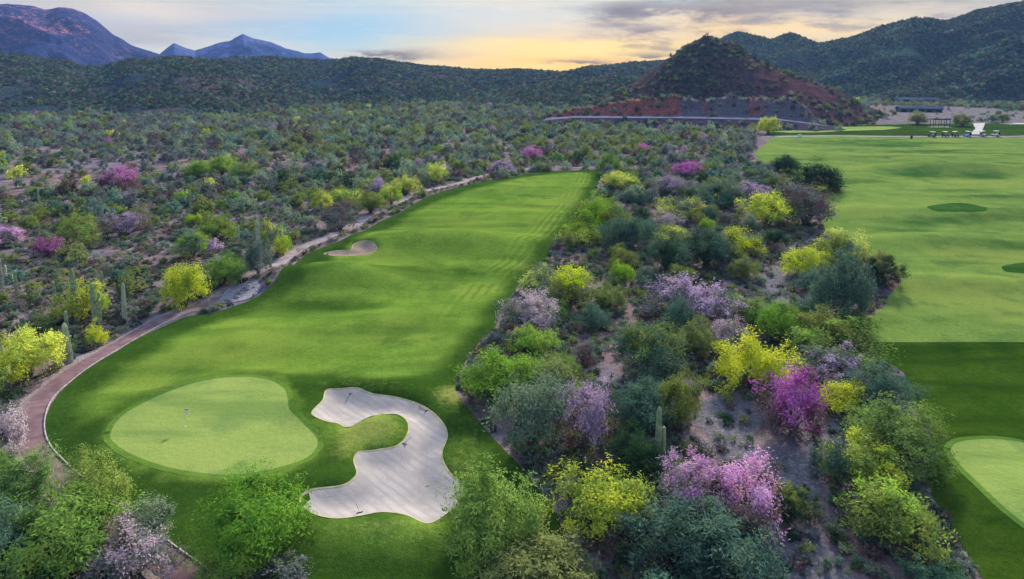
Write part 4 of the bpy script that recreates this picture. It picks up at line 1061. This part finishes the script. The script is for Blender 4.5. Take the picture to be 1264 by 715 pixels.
low = bpy.data.collections.new('ground_cover_kinds'); keep_src = src; src = low
LOWS = ['sage', 'grey', 'brown', 'olive', 'dark', 'teal']
for i, lf in enumerate(LOWS): src_bush(lf, 18, 18, .17, 1.2, .7, 100 + i)
src = keep_src
CANT = Union([POLY_HOLE, POLY_RANGE, POLY_DARK])
PL = np.array([(p[0], p[1], p[2]) for p in PLANTS])
def ok_mask(X, Y, pad, own=True):
    m = CANT.sd(X, Y) < -pad
    m &= seg_dist(X, Y, pline[::4], False) > 2.4 + pad * .5
    if own:
        for x, y, r in PL: m &= (X - x) ** 2 + (Y - y) ** 2 > (r * .75) ** 2
    return m
def near_cover(n):
    r = 52 + (300 - 52) * rng.random(n) ** 1.15; a = np.radians(rng.uniform(-44, 44, n))
    X = np.sin(a) * r; Y = np.cos(a) * r
    den = fbm(X / 9.0, Y / 9.0, 3)
    wa = np.max([w.sd(X, Y) for w in WASHP], 0)
    m = (den + rng.random(n) * .8 > .16) & ok_mask(X, Y, .5, False) & ((wa < 0) | (rng.random(n) < .22))
    X, Y = X[m], Y[m]; Z = h(X, Y) - .02
    s = rng.uniform(.45, 1.5, len(X)) * (1 + .3 * sstep(150, 300, np.hypot(X, Y)))
    scrub_tree('ground_cover', np.c_[X, Y, Z], np.c_[s, s, s * rng.uniform(.7, 1.2, len(s))], rng.uniform(0, 6.28, len(s)), rng.integers(0, len(LOWS), len(s)), low)
    print('cover', len(X))
near_cover(46000)
def plain_scrub():
    Xs, Ys, S = [], [], []
    for r0, r1, dn in ((60, 230, .013), (230, 420, .042), (420, 700, .036), (700, 1150, .026)):
        n = int(dn * (r1 * r1 - r0 * r0) * R(92) / 2)
        r = np.sqrt(r0 * r0 + (r1 * r1 - r0 * r0) * rng.random(n)); a = np.radians(rng.uniform(-46, 46, n))
        Xs.append(np.sin(a) * r); Ys.append(np.cos(a) * r); S.append(np.full(n, 1.0 if r0 < 400 else 1.25))
    X, Y, S = map(np.concatenate, (Xs, Ys, S))
    d = fbm(X / 34.0 + 9, Y / 34.0, 3) + .5 * fbm(X / 140.0, Y / 140.0 + 4, 2)
    ds = np.hypot(X, Y)
    m = (d + .75 * rng.random(len(X)) > .02 - .30 * sstep(190, 300, ds)) & ok_mask(X, Y, 2.0)
    m &= ~((ds < 230) & (STRIP.sd(X, Y) > -1)) 
    # the road, the cleared ground and the tee bank stay open
    pxx = CX + F * X / (Y * CP + CAMZ * SP); 
    m &= ~((ds > 535) & (ds < 610) & (pxx > 676) & (pxx < 1120))
    m &= ~((ds > 500) & (ds < 960) & (pxx > 1046) & (rng.random(len(X)) > .05))
    m &= ~((ds > 400) & (ds < 640) & (pxx > 930))
    X, Y, S = X[m], Y[m], S[m]
    w = rng.choice(len(SRC), len(X), p=WT)
    # species come in drifts
    dr = fbm(X / 60 + 30, Y / 60 + 8, 2)
    w = np.where((dr > .22) & (rng.random(len(X)) < .5), 1, w); w = np.where((dr < -.25) & (rng.random(len(X)) < .5), 2, w)
    s = S * rng.gamma(7.0, 1 / 7.0, len(X)) * 1.0
    s = np.clip(s, .4, 2.2)
    scrub_tree('desert_scrub', np.c_[X, Y, h(X, Y) - .05], np.c_[s, s, s * rng.uniform(.75, 1.25, len(s))], rng.uniform(0, 6.28, len(s)), w, src)
    print('plain', len(X))
plain_scrub()
def hill_scrub():
    PT, SC, WI = [], [], []
    for name, n, sc, green in (('hill_ridge', 85000, .75, .3), ('hill_cone', 6500, .80, .2), ('hill_spur', 20000, 1.0, .4)):
        for X, Y, Z, nsd in HILLS[name]:
            na, nn = X.shape
            i = rng.integers(0, na - 1, n); j = rng.integers(0, nsd + 2, n); u = rng.random(n); v = rng.random(n)
            def lerp(A): return (A[i, j] * (1 - u) + A[i + 1, j] * u) * (1 - v) + (A[i, j + 1] * (1 - u) + A[i + 1, j + 1] * u) * v
            x, y, z = lerp(X), lerp(Y), lerp(Z)
            d = fbm(x / 70, y / 70, 3) + .9 * rng.random(n)
            m = (d > .28) & (z > -.5)
            if name == 'hill_cone':
                m &= d > .30
                pxx = CX + F * x / (y * CP + (CAMZ - z) * SP); m &= ~((np.hypot(x, y) < 612) & (z < 24) & (pxx < 1010))
            x, y, z = x[m], y[m], z[m]
            PT.append(np.c_[x, y, z - .1]); k = len(x)
            s = sc * np.clip(rng.gamma(8, 1 / 8, k), .5, 1.9); SC.append(np.c_[s, s, s * rng.uniform(.8, 1.2, k)])
            p = np.array([.02,.04,.02,.06,.20,.03,.44,.001,.001,.01,.02,.18,.0,.0])
            if name == 'hill_cone': p = np.array([.05,.16,.06,.02,.34,.04,.18,.003,.002,.03,.05,.10,.0,.001])
            p = p / p.sum()
            WI.append(rng.choice(len(SRC), k, p=p))
    # bushes rooted on the road bank and along the top of the rock cut
    for nm, kk, f0, f1 in (('road_embankment', 90, .30, 1.0), ('rock_cut', 150, .7, 1.0), ('rock_cut', 45, .1, .55)):
        me = bpy.data.objects[nm].data; c = np.empty(len(me.vertices) * 3, np.float32); me.vertices.foreach_get('co', c); c = c.reshape(RLn, -1, 3); kq = c.shape[1]
        i = rng.integers(0, RLn, kk); j = (f0 + (f1 - f0) * rng.random(kk)) * (kq - 1.01); j0 = j.astype(int); fr = (j - j0)[:, None]
        p = c[i, j0] * (1 - fr) + c[i, j0 + 1] * fr; s = np.clip(rng.gamma(6, 1 / 6, kk), .4, 1.8) * .9
        PT.append(p - [0, 0, .1]); SC.append(np.c_[s, s, s]); WI.append(rng.choice([0, 1, 2, 4, 6, 9, 11], kk))
    PT, SC, WI = np.vstack(PT), np.vstack(SC), np.concatenate(WI)
    scrub_tree('hillside_scrub', PT, SC, rng.uniform(0, 6.28, len(PT)), WI, src)
    print('hill', len(PT))
hill_scrub()
# ------------------------------------------------------------------ golf things
BLK = plain('black_rubber', (.02, .02, .022), .95); WHT = plain('white_shell', (.62, .62, .60), .9, 0, .05); BLU = plain('blue_shell', (.10, .32, .70), .45, 0, .1)
GRY = plain('grey_metal', (.16, .165, .18), .9); SEA = plain('tan_seat', (.42, .36, .28), .7); DRK = plain('dark_steel', (.03, .034, .045), .9); GRN = plain('green_shell', (.03, .07, .05), .5)
WOO = plain('rake_wood', (.10, .07, .06), .8); RED = plain('red_paint', (.5, .05, .04), .6)
# flagstick on the green
fx, fy = at(229, 527); fz = ground_z(fx, fy) + .075
o = link('flagstick', None, None, (fx, fy, fz)); tag(o, 'flagstick with a small white and black flag standing in the putting green', 'flagstick')
MB().tube([(0, 0, -.1), (0, 0, 2.1)], .022, 8).build('pole', WHT, o)
f = MB(); 
for i in range(6):
    pass
f.prism([(0.02, 2.08), (.26, 2.05), (.50, 2.02), (.50, 1.72), (.26, 1.70), (0.02, 1.70)], 1, -.012, .012); f.build('flag', WHT, o)
MB().prism([(0.03, 2.24), (.5, 2.21), (.5, 2.11), (0.03, 2.11)], 1, -.012, .012).build('flag_band', BLK, o)
MB().tube([(0, 0, .004), (0, 0, .012)], .09, 14).build('cup_rim', WHT, o)
# rakes lying in the sand
for (px, py, a, lab) in ((432, 487, .4, 'dark bunker rake lying at the top edge of the large bunker'), (527, 508, 2.4, 'dark bunker rake lying at the outer curve of the large bunker'), (499, 549, 1.2, 'dark bunker rake beside the grass peninsula of the large bunker'), (444, 634, 2.0, 'dark bunker rake at the lower edge of the large bunker')):
    x, y = at(px, py); o = link('bunker_rake', None, None, (x, y, ground_z(x, y) + .12)); o.rotation_euler = (0, 0, a); tag(o, lab, 'rake', 'rakes in the bunker')
    MB().tube([(0, 0, 0), (.8, .02, .01), (1.6, 0, .02)], .03, 7).build('handle', WOO, o)
    b = MB().box((0, 0, 0), (.09, .66, .06))
    for k in range(9): b.box((0, -.29 + k * .0725, -.05), (.025, .025, .08))
    b.build('head', BLK, o)
# culvert mouth by the path
x, y = at(297, 350); o = link('culvert_pipe', None, None, (x, y, ground_z(x, y) + .35)); o.rotation_euler = (0, 0, R(-25)); tag(o, 'dark culvert pipe mouth in the grey stones beside the cart path', 'culvert')
MB().tube([(0, -.2, 0), (0, 1.6, -.1)], .62, 16).build('pipe', BLK, o)
rg = MB()
for k in range(16):
    a = 2 * math.pi * k / 16; a2 = 2 * math.pi * (k + 1) / 16
    rg.tube([(.66 * math.cos(a), -.24, .66 * math.sin(a)), (.66 * math.cos(a2), -.24, .66 * math.sin(a2))], .07, 6)
rg.build('collar', M['kerb'], o)
# boulders by the culvert and wash edges
ROCK = gravel_mat('boulder_stone', (.16, .145, .15), (.30, .27, .26), 1.2)
def rock(x, y, s, lab, grp, seed):
    r = np.random.default_rng(seed); bm = bmesh.new(); bmesh.ops.create_icosphere(bm, subdivisions=2, radius=1)
    ax = r.normal(0, 1, (7, 3)); ax /= np.linalg.norm(ax, axis=1)[:, None]; hh = r.uniform(.55, .85, 7)
    for v in bm.verts:
        p = np.array(v.co)
        for a, q in zip(ax, hh):
            t = p @ a - q
            if t > 0: p = p - a * t
        v.co = p * np.array([1, r.uniform(.8, .82), .65])
    me = bpy.data.meshes.new('boulder'); bm.to_mesh(me); bm.free(); me.materials.append(ROCK)
    o = link('boulder', me, None, (x, y, ground_z(x, y) + .15 * s)); o.scale = (s, s, s); o.rotation_euler = (0, 0, r.uniform(0, 6)); tag(o, lab, 'boulder', grp)
for i in range(16):
    t = i / 15; px = 278 + 40 * t + rnd.uniform(-6, 6); py = 372 - 24 * t + rnd.uniform(-4, 3)
    x, y = at(px, py); rock(x, y, rnd.uniform(.3, .75), 'grey stone among the loose stones around the culvert by the path', 'stones by the culvert', i)
EDGE_PX = [(1126,575),(1134,592),(1141,606),(1150,620),(1158,634),(1165,648),(1172,662),(1180,674),(1188,686),(1198,700)]
for i, (px, py) in enumerate(EDGE_PX):
    x, y = at(px + rnd.uniform(-3, 3), py); rock(x, y, rnd.uniform(.3, .6), 'pale stone lining the edge of the dark turf beside the tee green', 'stones along the dark turf', 60 + i)
# stakes on the far turf edge
for px, py, lab in ((1175, 668, 'thin pale marker stake at the stony edge of the dark turf'), (229, 690, 'thin marker stake on the cart path kerb below the putting green')):
    x, y = at(px, py); o = link('marker_stake', None, None, (x, y, ground_z(x, y))); tag(o, lab, 'stake')
    MB().tube([(0, 0, -.1), (0, 0, 1.0)], .05, 8).build('post', M['kerb'], o); MB().tube([(0, 0, 1.0), (0, 0, 1.12)], [.055, .03], 8).build('tip', GRN if px > 500 else RED, o)
# range sign, bin
x, y = at(987, 170); o = link('distance_board', None, None, (x, y, ground_z(x, y))); tag(o, 'small white board on short legs at the back edge of the range', 'board')
MB().box((0, 0, 1.6), (2.6, .15, 1.5)).build('panel', WHT, o, bevel=.02)
for s in (-1, 1): MB().tube([(s * .9, .08, -.1), (s * .9, .08, .9)], .08, 8).build('leg', GRN, o)
x, y = at(1125, 171.5); o = link('litter_bin', None, None, (x, y, ground_z(x, y))); tag(o, 'dark litter bin alone on the range turf in front of the golf carts', 'bin')
MB().tube([(0, 0, 0), (0, 0, .2), (0, 0, 1.7), (0, 0, 1.8)], [.55, .6, .68, .72], 14).build('body', DRK, o); MB().tube([(0, 0, 1.8), (0, 0, 2.1), (0, 0, 2.2)], [.75, .55, .15], 14).build('lid', BLK, o)

# practice tee bank behind the range: turf strips, path line, concrete ramp
def tee(name, pp, mat, z, grid=5.0): return sheet(name, dens([at(x, y, h) for x, y in pp], 5.0), z, grid, mat)
tee('tee_grass', [(944,167.0),(953,160),(1000,156.0),(1100,154),(1150,153.0),(1264,152.5),(1400,152.5),(1400,167.6),(1264,167.6)], M['dark_turf'], .16)
tee('tee_green', [(955,163.2),(985,161),(1040,157.4),(1100,156.8),(1114,158.2),(1090,161.2),(1030,163),(975,164.6)], M['green'], .34, 4.0)
ribbon('tee_path', catmull([at(x, y) for x, y in [(940,169.6),(985,168.6),(1040,168.2),(1100,168.8),(1140,168.9),(1200,168.6),(1264,168.4),(1400,168.4)]], False, 4.0), -1.5, 1.5, .20, M['concrete'])
ribbon('tee_path', catmull([at(x, y) for x, y in [(1240,153.6),(1264,153.2),(1400,153)]], False, 6.0), -5, 5, .40, M['concrete'])
sheet('concrete_ramp', dens([at(x, y) for x, y in [(1196,166.8),(1204,160),(1201,153),(1216,152.2),(1214,158),(1211,166.6)]], 3.0), .42, 4.0, M['concrete'])

# golf carts in a row
def cart(x, y, rot, body, lab):
    o = link('golf_cart', None, None, (x, y, ground_z(x, y) + .2)); tag(o, lab, 'golf cart', 'golf carts parked on the practice tee'); o.rotation_euler = (0, 0, rot); o.scale = (1.85,) * 3
    MB().prism([(-1.2, .32), (-1.2, .72), (-.95, .80), (-.35, .74), (-.30, .42), (.35, .40), (.55, .80), (.95, .74), (1.2, .58), (1.22, .32)], 1, -.56, .56).build('body', body, o, bevel=.03)
    MB().prism([(-1.12, 1.84), (-1.0, 1.93), (.55, 1.93), (.72, 1.84)], 1, -.62, .62).build('roof', WHT, o, bevel=.02)
    st = MB().box((-.62, 0, .83), (.52, 1.0, .14)); st.box((-.90, 0, 1.10), (.12, 1.0, .46)); st.build('seat', SEA, o, bevel=.03)
    for sx, tx in ((.62, .5), (-1.05, -1.0)):
        for s in (-1, 1): MB().tube([(sx, s * .52, .7), (tx, s * .54, 1.86)], .03, 6).build('roof_post', DRK, o)
    for wx in (-.8, .82):
        for s in (-1, 1):
            w = MB().tube([(wx, s * .48, .24), (wx, s * .64, .24)], .25, 14).build('wheel', BLK, o)
            MB().tube([(wx, s * .60, .24), (wx, s * .652, .24)], .12, 10).build('rim', GRY, w)
    MB().tube([(.5, .25, .78), (.28, .25, 1.05)], .03, 6).build('steering_column', DRK, o)
    bag = MB().tube([(-1.28, .25, .62), (-1.42, .25, 1.5)], .16, 9); bag.tube([(-1.28, -.25, .62), (-1.42, -.25, 1.5)], .16, 9); bag.build('golf_bag', DRK, o)
for px, py, rot, body, lab in ((1150,169.6,2.0,GRN,'golf cart with dark body farthest from the ramp, below the shade shelter'), (1167,169.4,.4,DRK,'dark golf cart, second along from the shelter end of the row'), (1179,169.2,.3,DRK,'dark golf cart parked between another dark cart and the blue one'),
        (1193.5,168.8,1.9,BLU,'blue golf cart parked beside the foot of the pale concrete ramp'), (1213,168.4,.5,WHT,'white golf cart on the far side of the concrete ramp, next to it'), (1228,168.4,2.2,WHT,'white golf cart at the end of the row farthest past the ramp')):
    x, y = at(px, py); cart(x, y, rot, body, lab)
# shade shelter
x, y = at(1160, 157.2); sc = 1.0
o = link('shade_shelter', None, None, (x, y, ground_z(x, y) + .2)); tag(o, 'open dark shade shelter with a flat roof frame on posts above the carts', 'shelter')
for s in (-6.2, -2.2, 2.2, 6.2):
    for d in (-2, 2): MB().tube([(s, d, -.2), (s, d, 5.6)], .2, 8).build('post', DRK, o)
rf = MB().box((0, -2, 5.9), (14.2, .35, .55)).box((0, 2, 5.9), (14.2, .35, .55))
for k in range(9): rf.box((-6.8 + k * 1.7, 0, 6.25), (.3, 5.2, .18))
rf.build('roof', DRK, o)
bn = MB().box((0, 1.4, .9), (9.0, .9, .18))
for k in (-4, 0, 4): bn.box((k, 1.4, .4), (.3, .7, .82))
bn.build('bench', GRY, o)
MB().box((0, 0, .02), (15, 6, .12)).build('slab', M['concrete'], o)
x, y = at(1171, 153); o = link('information_board', None, None, (x, y, ground_z(x, y) + .2)); tag(o, 'pale blue and white board on two posts beside the shade shelter', 'board')
MB().box((0, 0, 3.3), (3.6, .16, .9)).build('panel', WHT, o); MB().box((0, 0, 4.2), (3.2, .16, .8)).build('header', BLU, o)
for s in (-1.4, 1.4): MB().tube([(s, .12, -.2), (s, .12, 4.6)], .09, 8).build('post', DRK, o)

# low buildings on the cleared ground
def shed(px, py, L_, D_, hh, rot, lab):
    x, y = at(px, py); o = link('storage_building', None, None, (x, y, ground_z(x, y))); o.rotation_euler = (0, 0, rot); tag(o, lab, 'building')
    WALL = plain('shed_wall', (.10, .105, .125), .95, 0, .2, .2); ROOF = plain('shed_roof', (.045, .06, .085), .95, 0, .2, .2); PAN = plain('shed_opening', (.012, .014, .018), .95)
    MB().box((0, 0, hh / 2), (L_, D_, hh)).build('wall', WALL, o)
    MB().prism([(-D_ / 2 - .8, hh), (0, hh + D_ * .16), (D_ / 2 + .8, hh), (D_ / 2 + .8, hh + .4), (0, hh + D_ * .16 + .5), (-D_ / 2 - .8, hh + .4)], 0, -L_ / 2 - .8, L_ / 2 + .8).build('roof', ROOF, o)
    n = int(L_ // 8)
    for k in range(n):
        q = -L_ / 2 + (k + .5) * L_ / n
        MB().box((q, -D_ / 2 - .06, hh * .42), (L_ / n * .62, .2, hh * .78)).build('door', PAN, o)
shed(1128, 127.5, 50, 16, 4.6, R(-8), 'long low building with dark blue grey roof, farthest back on the cleared ground')
shed(1134, 138.5, 40, 12, 3.6, R(-10), 'low dark shed with open bays, nearer the range on the cleared ground')
# dirt tracks climbing the right-hand slopes
def hill_track(name, pts, w, mat):
    V = np.concatenate([np.stack([X[:, :n], Y[:, :n], Z[:, :n]], -1).reshape(-1, 3) for nm in ('hill_spur', 'hill_ridge') for X, Y, Z, n in HILLS[nm]])
    V = V[V[:, 0] > 200]
    D = V[:, 1] * CP + (CAMZ - V[:, 2]) * SP; U = CX + F * V[:, 0] / D; T = CY - F * (V[:, 1] * SP - (CAMZ - V[:, 2]) * CP) / D
    ln = []
    for px, py in pts:
        e = (U - px) ** 2 + 4 * (T - py) ** 2; k = np.argsort(e)[:10]; j = k[np.argmin(D[k])]; ln.append(tuple(V[j]))
    ln = np.array(ln); dl = []
    for a, b in zip(ln[:-1], ln[1:]):
        for t in np.linspace(0, 1, 8)[:-1]: dl.append(a * (1 - t) + b * t)
    dl = np.array(dl); v = []
    for p in dl: v += [(p[0] - w / 2, p[1], p[2] + 1.2), (p[0] + w / 2, p[1], p[2] + 1.2)]
    f = [(2 * i, 2 * i + 1, 2 * i + 3, 2 * i + 2) for i in range(len(dl) - 1)]
    tag(link(name, np_mesh(name, v, f, mat, True)), kind='structure')
hill_track('dirt_track', [(1196,122),(1202,117),(1209,113),(1218,109),(1226,107)], 8, M['dirt_track'])
# ------------------------------------------------------------------ light, sky, air, camera
SUN_EL, SUN_AZ = 29.0, 20.0            # the low sun behind the clouds, ahead and a little to one side
sl = bpy.data.lights.new('sun', 'SUN'); sl.energy = 5.0; sl.angle = R(6); sl.color = (1.0, .90, .74)
so = link('sun', sl); d = Vector((math.sin(R(SUN_AZ)) * math.cos(R(SUN_EL)), math.cos(R(SUN_AZ)) * math.cos(R(SUN_EL)), math.sin(R(SUN_EL))))
so.rotation_euler = d.to_track_quat('Z', 'Y').to_euler()

w = bpy.data.worlds.new('World'); scene.world = w; w.use_nodes = True
t = NT(w.node_tree); t.n.clear()
sky = t.new('ShaderNodeTexSky', sky_type='NISHITA'); sky.sun_disc = False; sky.sun_elevation = R(SUN_EL); sky.sun_rotation = R(SUN_AZ); sky.dust_density = 2.0
bg1 = t.new('ShaderNodeBackground'); t.l.new(sky.outputs[0], bg1.inputs[0]); bg1.inputs[1].default_value = .05
g = t.new('ShaderNodeTexCoord').outputs['Generated']
sx = t.new('ShaderNodeSeparateXYZ'); t.l.new(g, sx.inputs[0])
DEG = 180 / math.pi
az = t.math('MULTIPLY', t.math('ARCTAN2', sx.outputs[0], sx.outputs[1]), DEG)
el = t.math('MULTIPLY', t.math('ARCSINE', sx.outputs[2]), DEG)
cv = t.new('ShaderNodeCombineXYZ'); t.set(cv.inputs[0], t.math('MULTIPLY', az, .055)); t.set(cv.inputs[1], t.math('MULTIPLY', el, .26))
wn = t.noise(cv.outputs[0], 1.3, 8, .62); wn2 = t.noise(cv.outputs[0], 3.4, 7, .66)
cv3 = t.new('ShaderNodeCombineXYZ'); t.set(cv3.inputs[0], t.math('MULTIPLY', az, .03)); t.set(cv3.inputs[1], t.math('MULTIPLY', el, .5)); t.set(cv3.inputs[2], 3.0)
wn3 = t.noise(cv3.outputs[0], 1.6, 6, .6)
def px_az(px, py):
    q = ray(px, py); n = math.sqrt(sum(c * c for c in q)); return math.degrees(math.atan2(q[0], q[1])), math.degrees(math.asin(q[2] / n))
azd = t.math('ADD', az, t.math('MULTIPLY', t.math('SUBTRACT', wn, .5), 9.0)); eld = t.math('ADD', el, t.math('MULTIPLY', t.math('SUBTRACT', wn2, .5), 2.6))
def blob(px, py, wx, wy):
    a0, e0 = px_az(px, py); sa = wx / 16.0; se = wy / 15.0
    u = t.math('DIVIDE', t.math('SUBTRACT', azd, a0), sa); v = t.math('DIVIDE', t.math('SUBTRACT', eld, e0), se)
    return t.math('EXPONENT', t.math('MULTIPLY', t.math('ADD', t.math('MULTIPLY', u, u), t.math('MULTIPLY', v, v)), -1.0))
def srgb(r, g_, b, k=.47): return tuple(((c / 255) / 12.92 if c / 255 <= .04045 else ((c / 255 + .055) / 1.055) ** 2.4) * k for c in (r, g_, b))
EXPK = .42
c = srgb(138, 194, 222)
c = t.mix(t.ramp(el, 1.0, 3.4, 1, 0), c, srgb(214, 222, 200))
c = t.mix(t.math('MULTIPLY', t.ramp(wn3, .42, .62), .75), c, srgb(226, 222, 208))
c = t.mix(t.math('MULTIPLY', blob(700, 90, 330, 75), 1.0, None, True), c, srgb(255, 198, 40, .60))
c = t.mix(t.math('MULTIPLY', blob(600, 20, 190, 28), .7), c, srgb(236, 228, 206))
c = t.mix(t.math('MULTIPLY', t.math('MULTIPLY', blob(690, 62, 240, 34), t.ramp(wn3, .45, .6)), .8), c, srgb(255, 220, 96, .55))
c = t.mix(t.math('MULTIPLY', blob(430, 40, 120, 40), .75), c, srgb(146, 204, 226))
c = t.mix(t.math('MULTIPLY', t.ramp(azd, 12, 19), .85), c, srgb(186, 170, 140))
c = t.mix(t.math('MULTIPLY', blob(880, 30, 60, 22), .7), c, srgb(250, 204, 104))
c = t.mix(t.math('MULTIPLY', blob(1000, 36, 150, 20), .9), c, srgb(255, 214, 110, .53))
c = t.mix(t.math('MULTIPLY', blob(1080, 14, 90, 14), .7), c, srgb(226, 206, 160))
c = t.mix(t.math('MULTIPLY', blob(990, 8, 110, 13), .75), c, srgb(132, 122, 108))
c = t.mix(t.math('MULTIPLY', blob(120, 5, 190, 34), .95), c, srgb(206, 192, 172))
c = t.mix(t.math('MULTIPLY', blob(190, 14, 60, 16), .85), c, srgb(236, 220, 188))
c = t.mix(t.math('MULTIPLY', blob(160, 44, 80, 12), .6), c, srgb(176, 164, 148))
for bx in ((768, 12, 42, 10), (815, 18, 60, 12), (860, 16, 40, 9), (800, 40, 30, 8), (500, 67, 46, 5), (470, 69, 30, 4), (792, 70, 36, 5), (705, 77, 40, 4)):
    c = t.mix(t.math('MULTIPLY', t.math('MULTIPLY', blob(*bx), t.ramp(wn2, .30, .55)), .95), c, srgb(118, 98, 72))
# unseen sky brightened overhead, dimmed behind the camera, added to shape the light
tx = t.math('MULTIPLY', t.ramp(wn2, .46, .64), t.ramp(azd, 0, 13))
c = t.mix(t.math('MULTIPLY', tx, .64), c, srgb(128, 110, 84))
c = t.mix(t.math('MULTIPLY', t.ramp(wn2, .50, .34), .16), c, srgb(255, 240, 205))
c = t.mix(t.ramp(el, 7, 16), c, (.20, .26, .38))
c = t.mix(t.ramp(el, 22, 62), c, (.44, .58, .90))
behind = t.ramp(sx.outputs[1], .1, -.7)
c = t.mix(t.math('MULTIPLY', behind, .55), c, (.15, .20, .32))
c = t.mix(t.ramp(el, 0, -6), c, (.10, .10, .10))
bg2 = t.new('ShaderNodeBackground'); t.l.new(c, bg2.inputs[0]); bg2.inputs[1].default_value = 1.0
mx = t.new('ShaderNodeMixShader'); mx.inputs[0].default_value = .97
t.l.new(bg1.outputs[0], mx.inputs[1]); t.l.new(bg2.outputs[0], mx.inputs[2])
wo = t.new('ShaderNodeOutputWorld'); t.l.new(mx.outputs[0], wo.inputs[0])

# air
hm, ht, hout = mat_new('air')
pv = ht.new('ShaderNodeVolumePrincipled'); pv.inputs['Color'].default_value = (.25, .45, .95, 1); pv.inputs['Density'].default_value = .00006; pv.inputs['Anisotropy'].default_value = .0
ht.l.new(pv.outputs[0], hout.inputs['Volume'])
hz = MB().box((0, 0, 395), (8700, 8700, 820)).build('haze', hm); tag(hz, kind='stuff')
lo = min(-3.5, min(v.co.z for v in bpy.data.objects['desert_ground'].data.vertices)) - 1.0
hz.scale = (1, 1, 1)
for v in hz.data.vertices: v.co.z = lo if v.co.z < 0 else 385

cam = bpy.data.cameras.new('camera'); cam.sensor_width = 36; cam.lens = F / 1264 * 36; cam.clip_start = .5; cam.clip_end = 40000; cam.shift_y = -(357.5 - CY) / 1264
co_ = link('camera', cam, None, (0, 0, CAMZ)); co_.rotation_euler = (R(90) - PITCH, 0, 0); scene.camera = co_
vs = scene.view_settings; vs.view_transform = 'Standard'; vs.look = 'None'; vs.gamma = 1; vs.exposure = 1.25; vs.use_curve_mapping = False
cy = scene.cycles if hasattr(scene, 'cycles') else None
if cy:
    cy.max_bounces = 5; cy.diffuse_bounces = 3; cy.glossy_bounces = 1; cy.transmission_bounces = 3; cy.transparent_max_bounces = 4; cy.volume_bounces = 0; cy.use_denoising = True
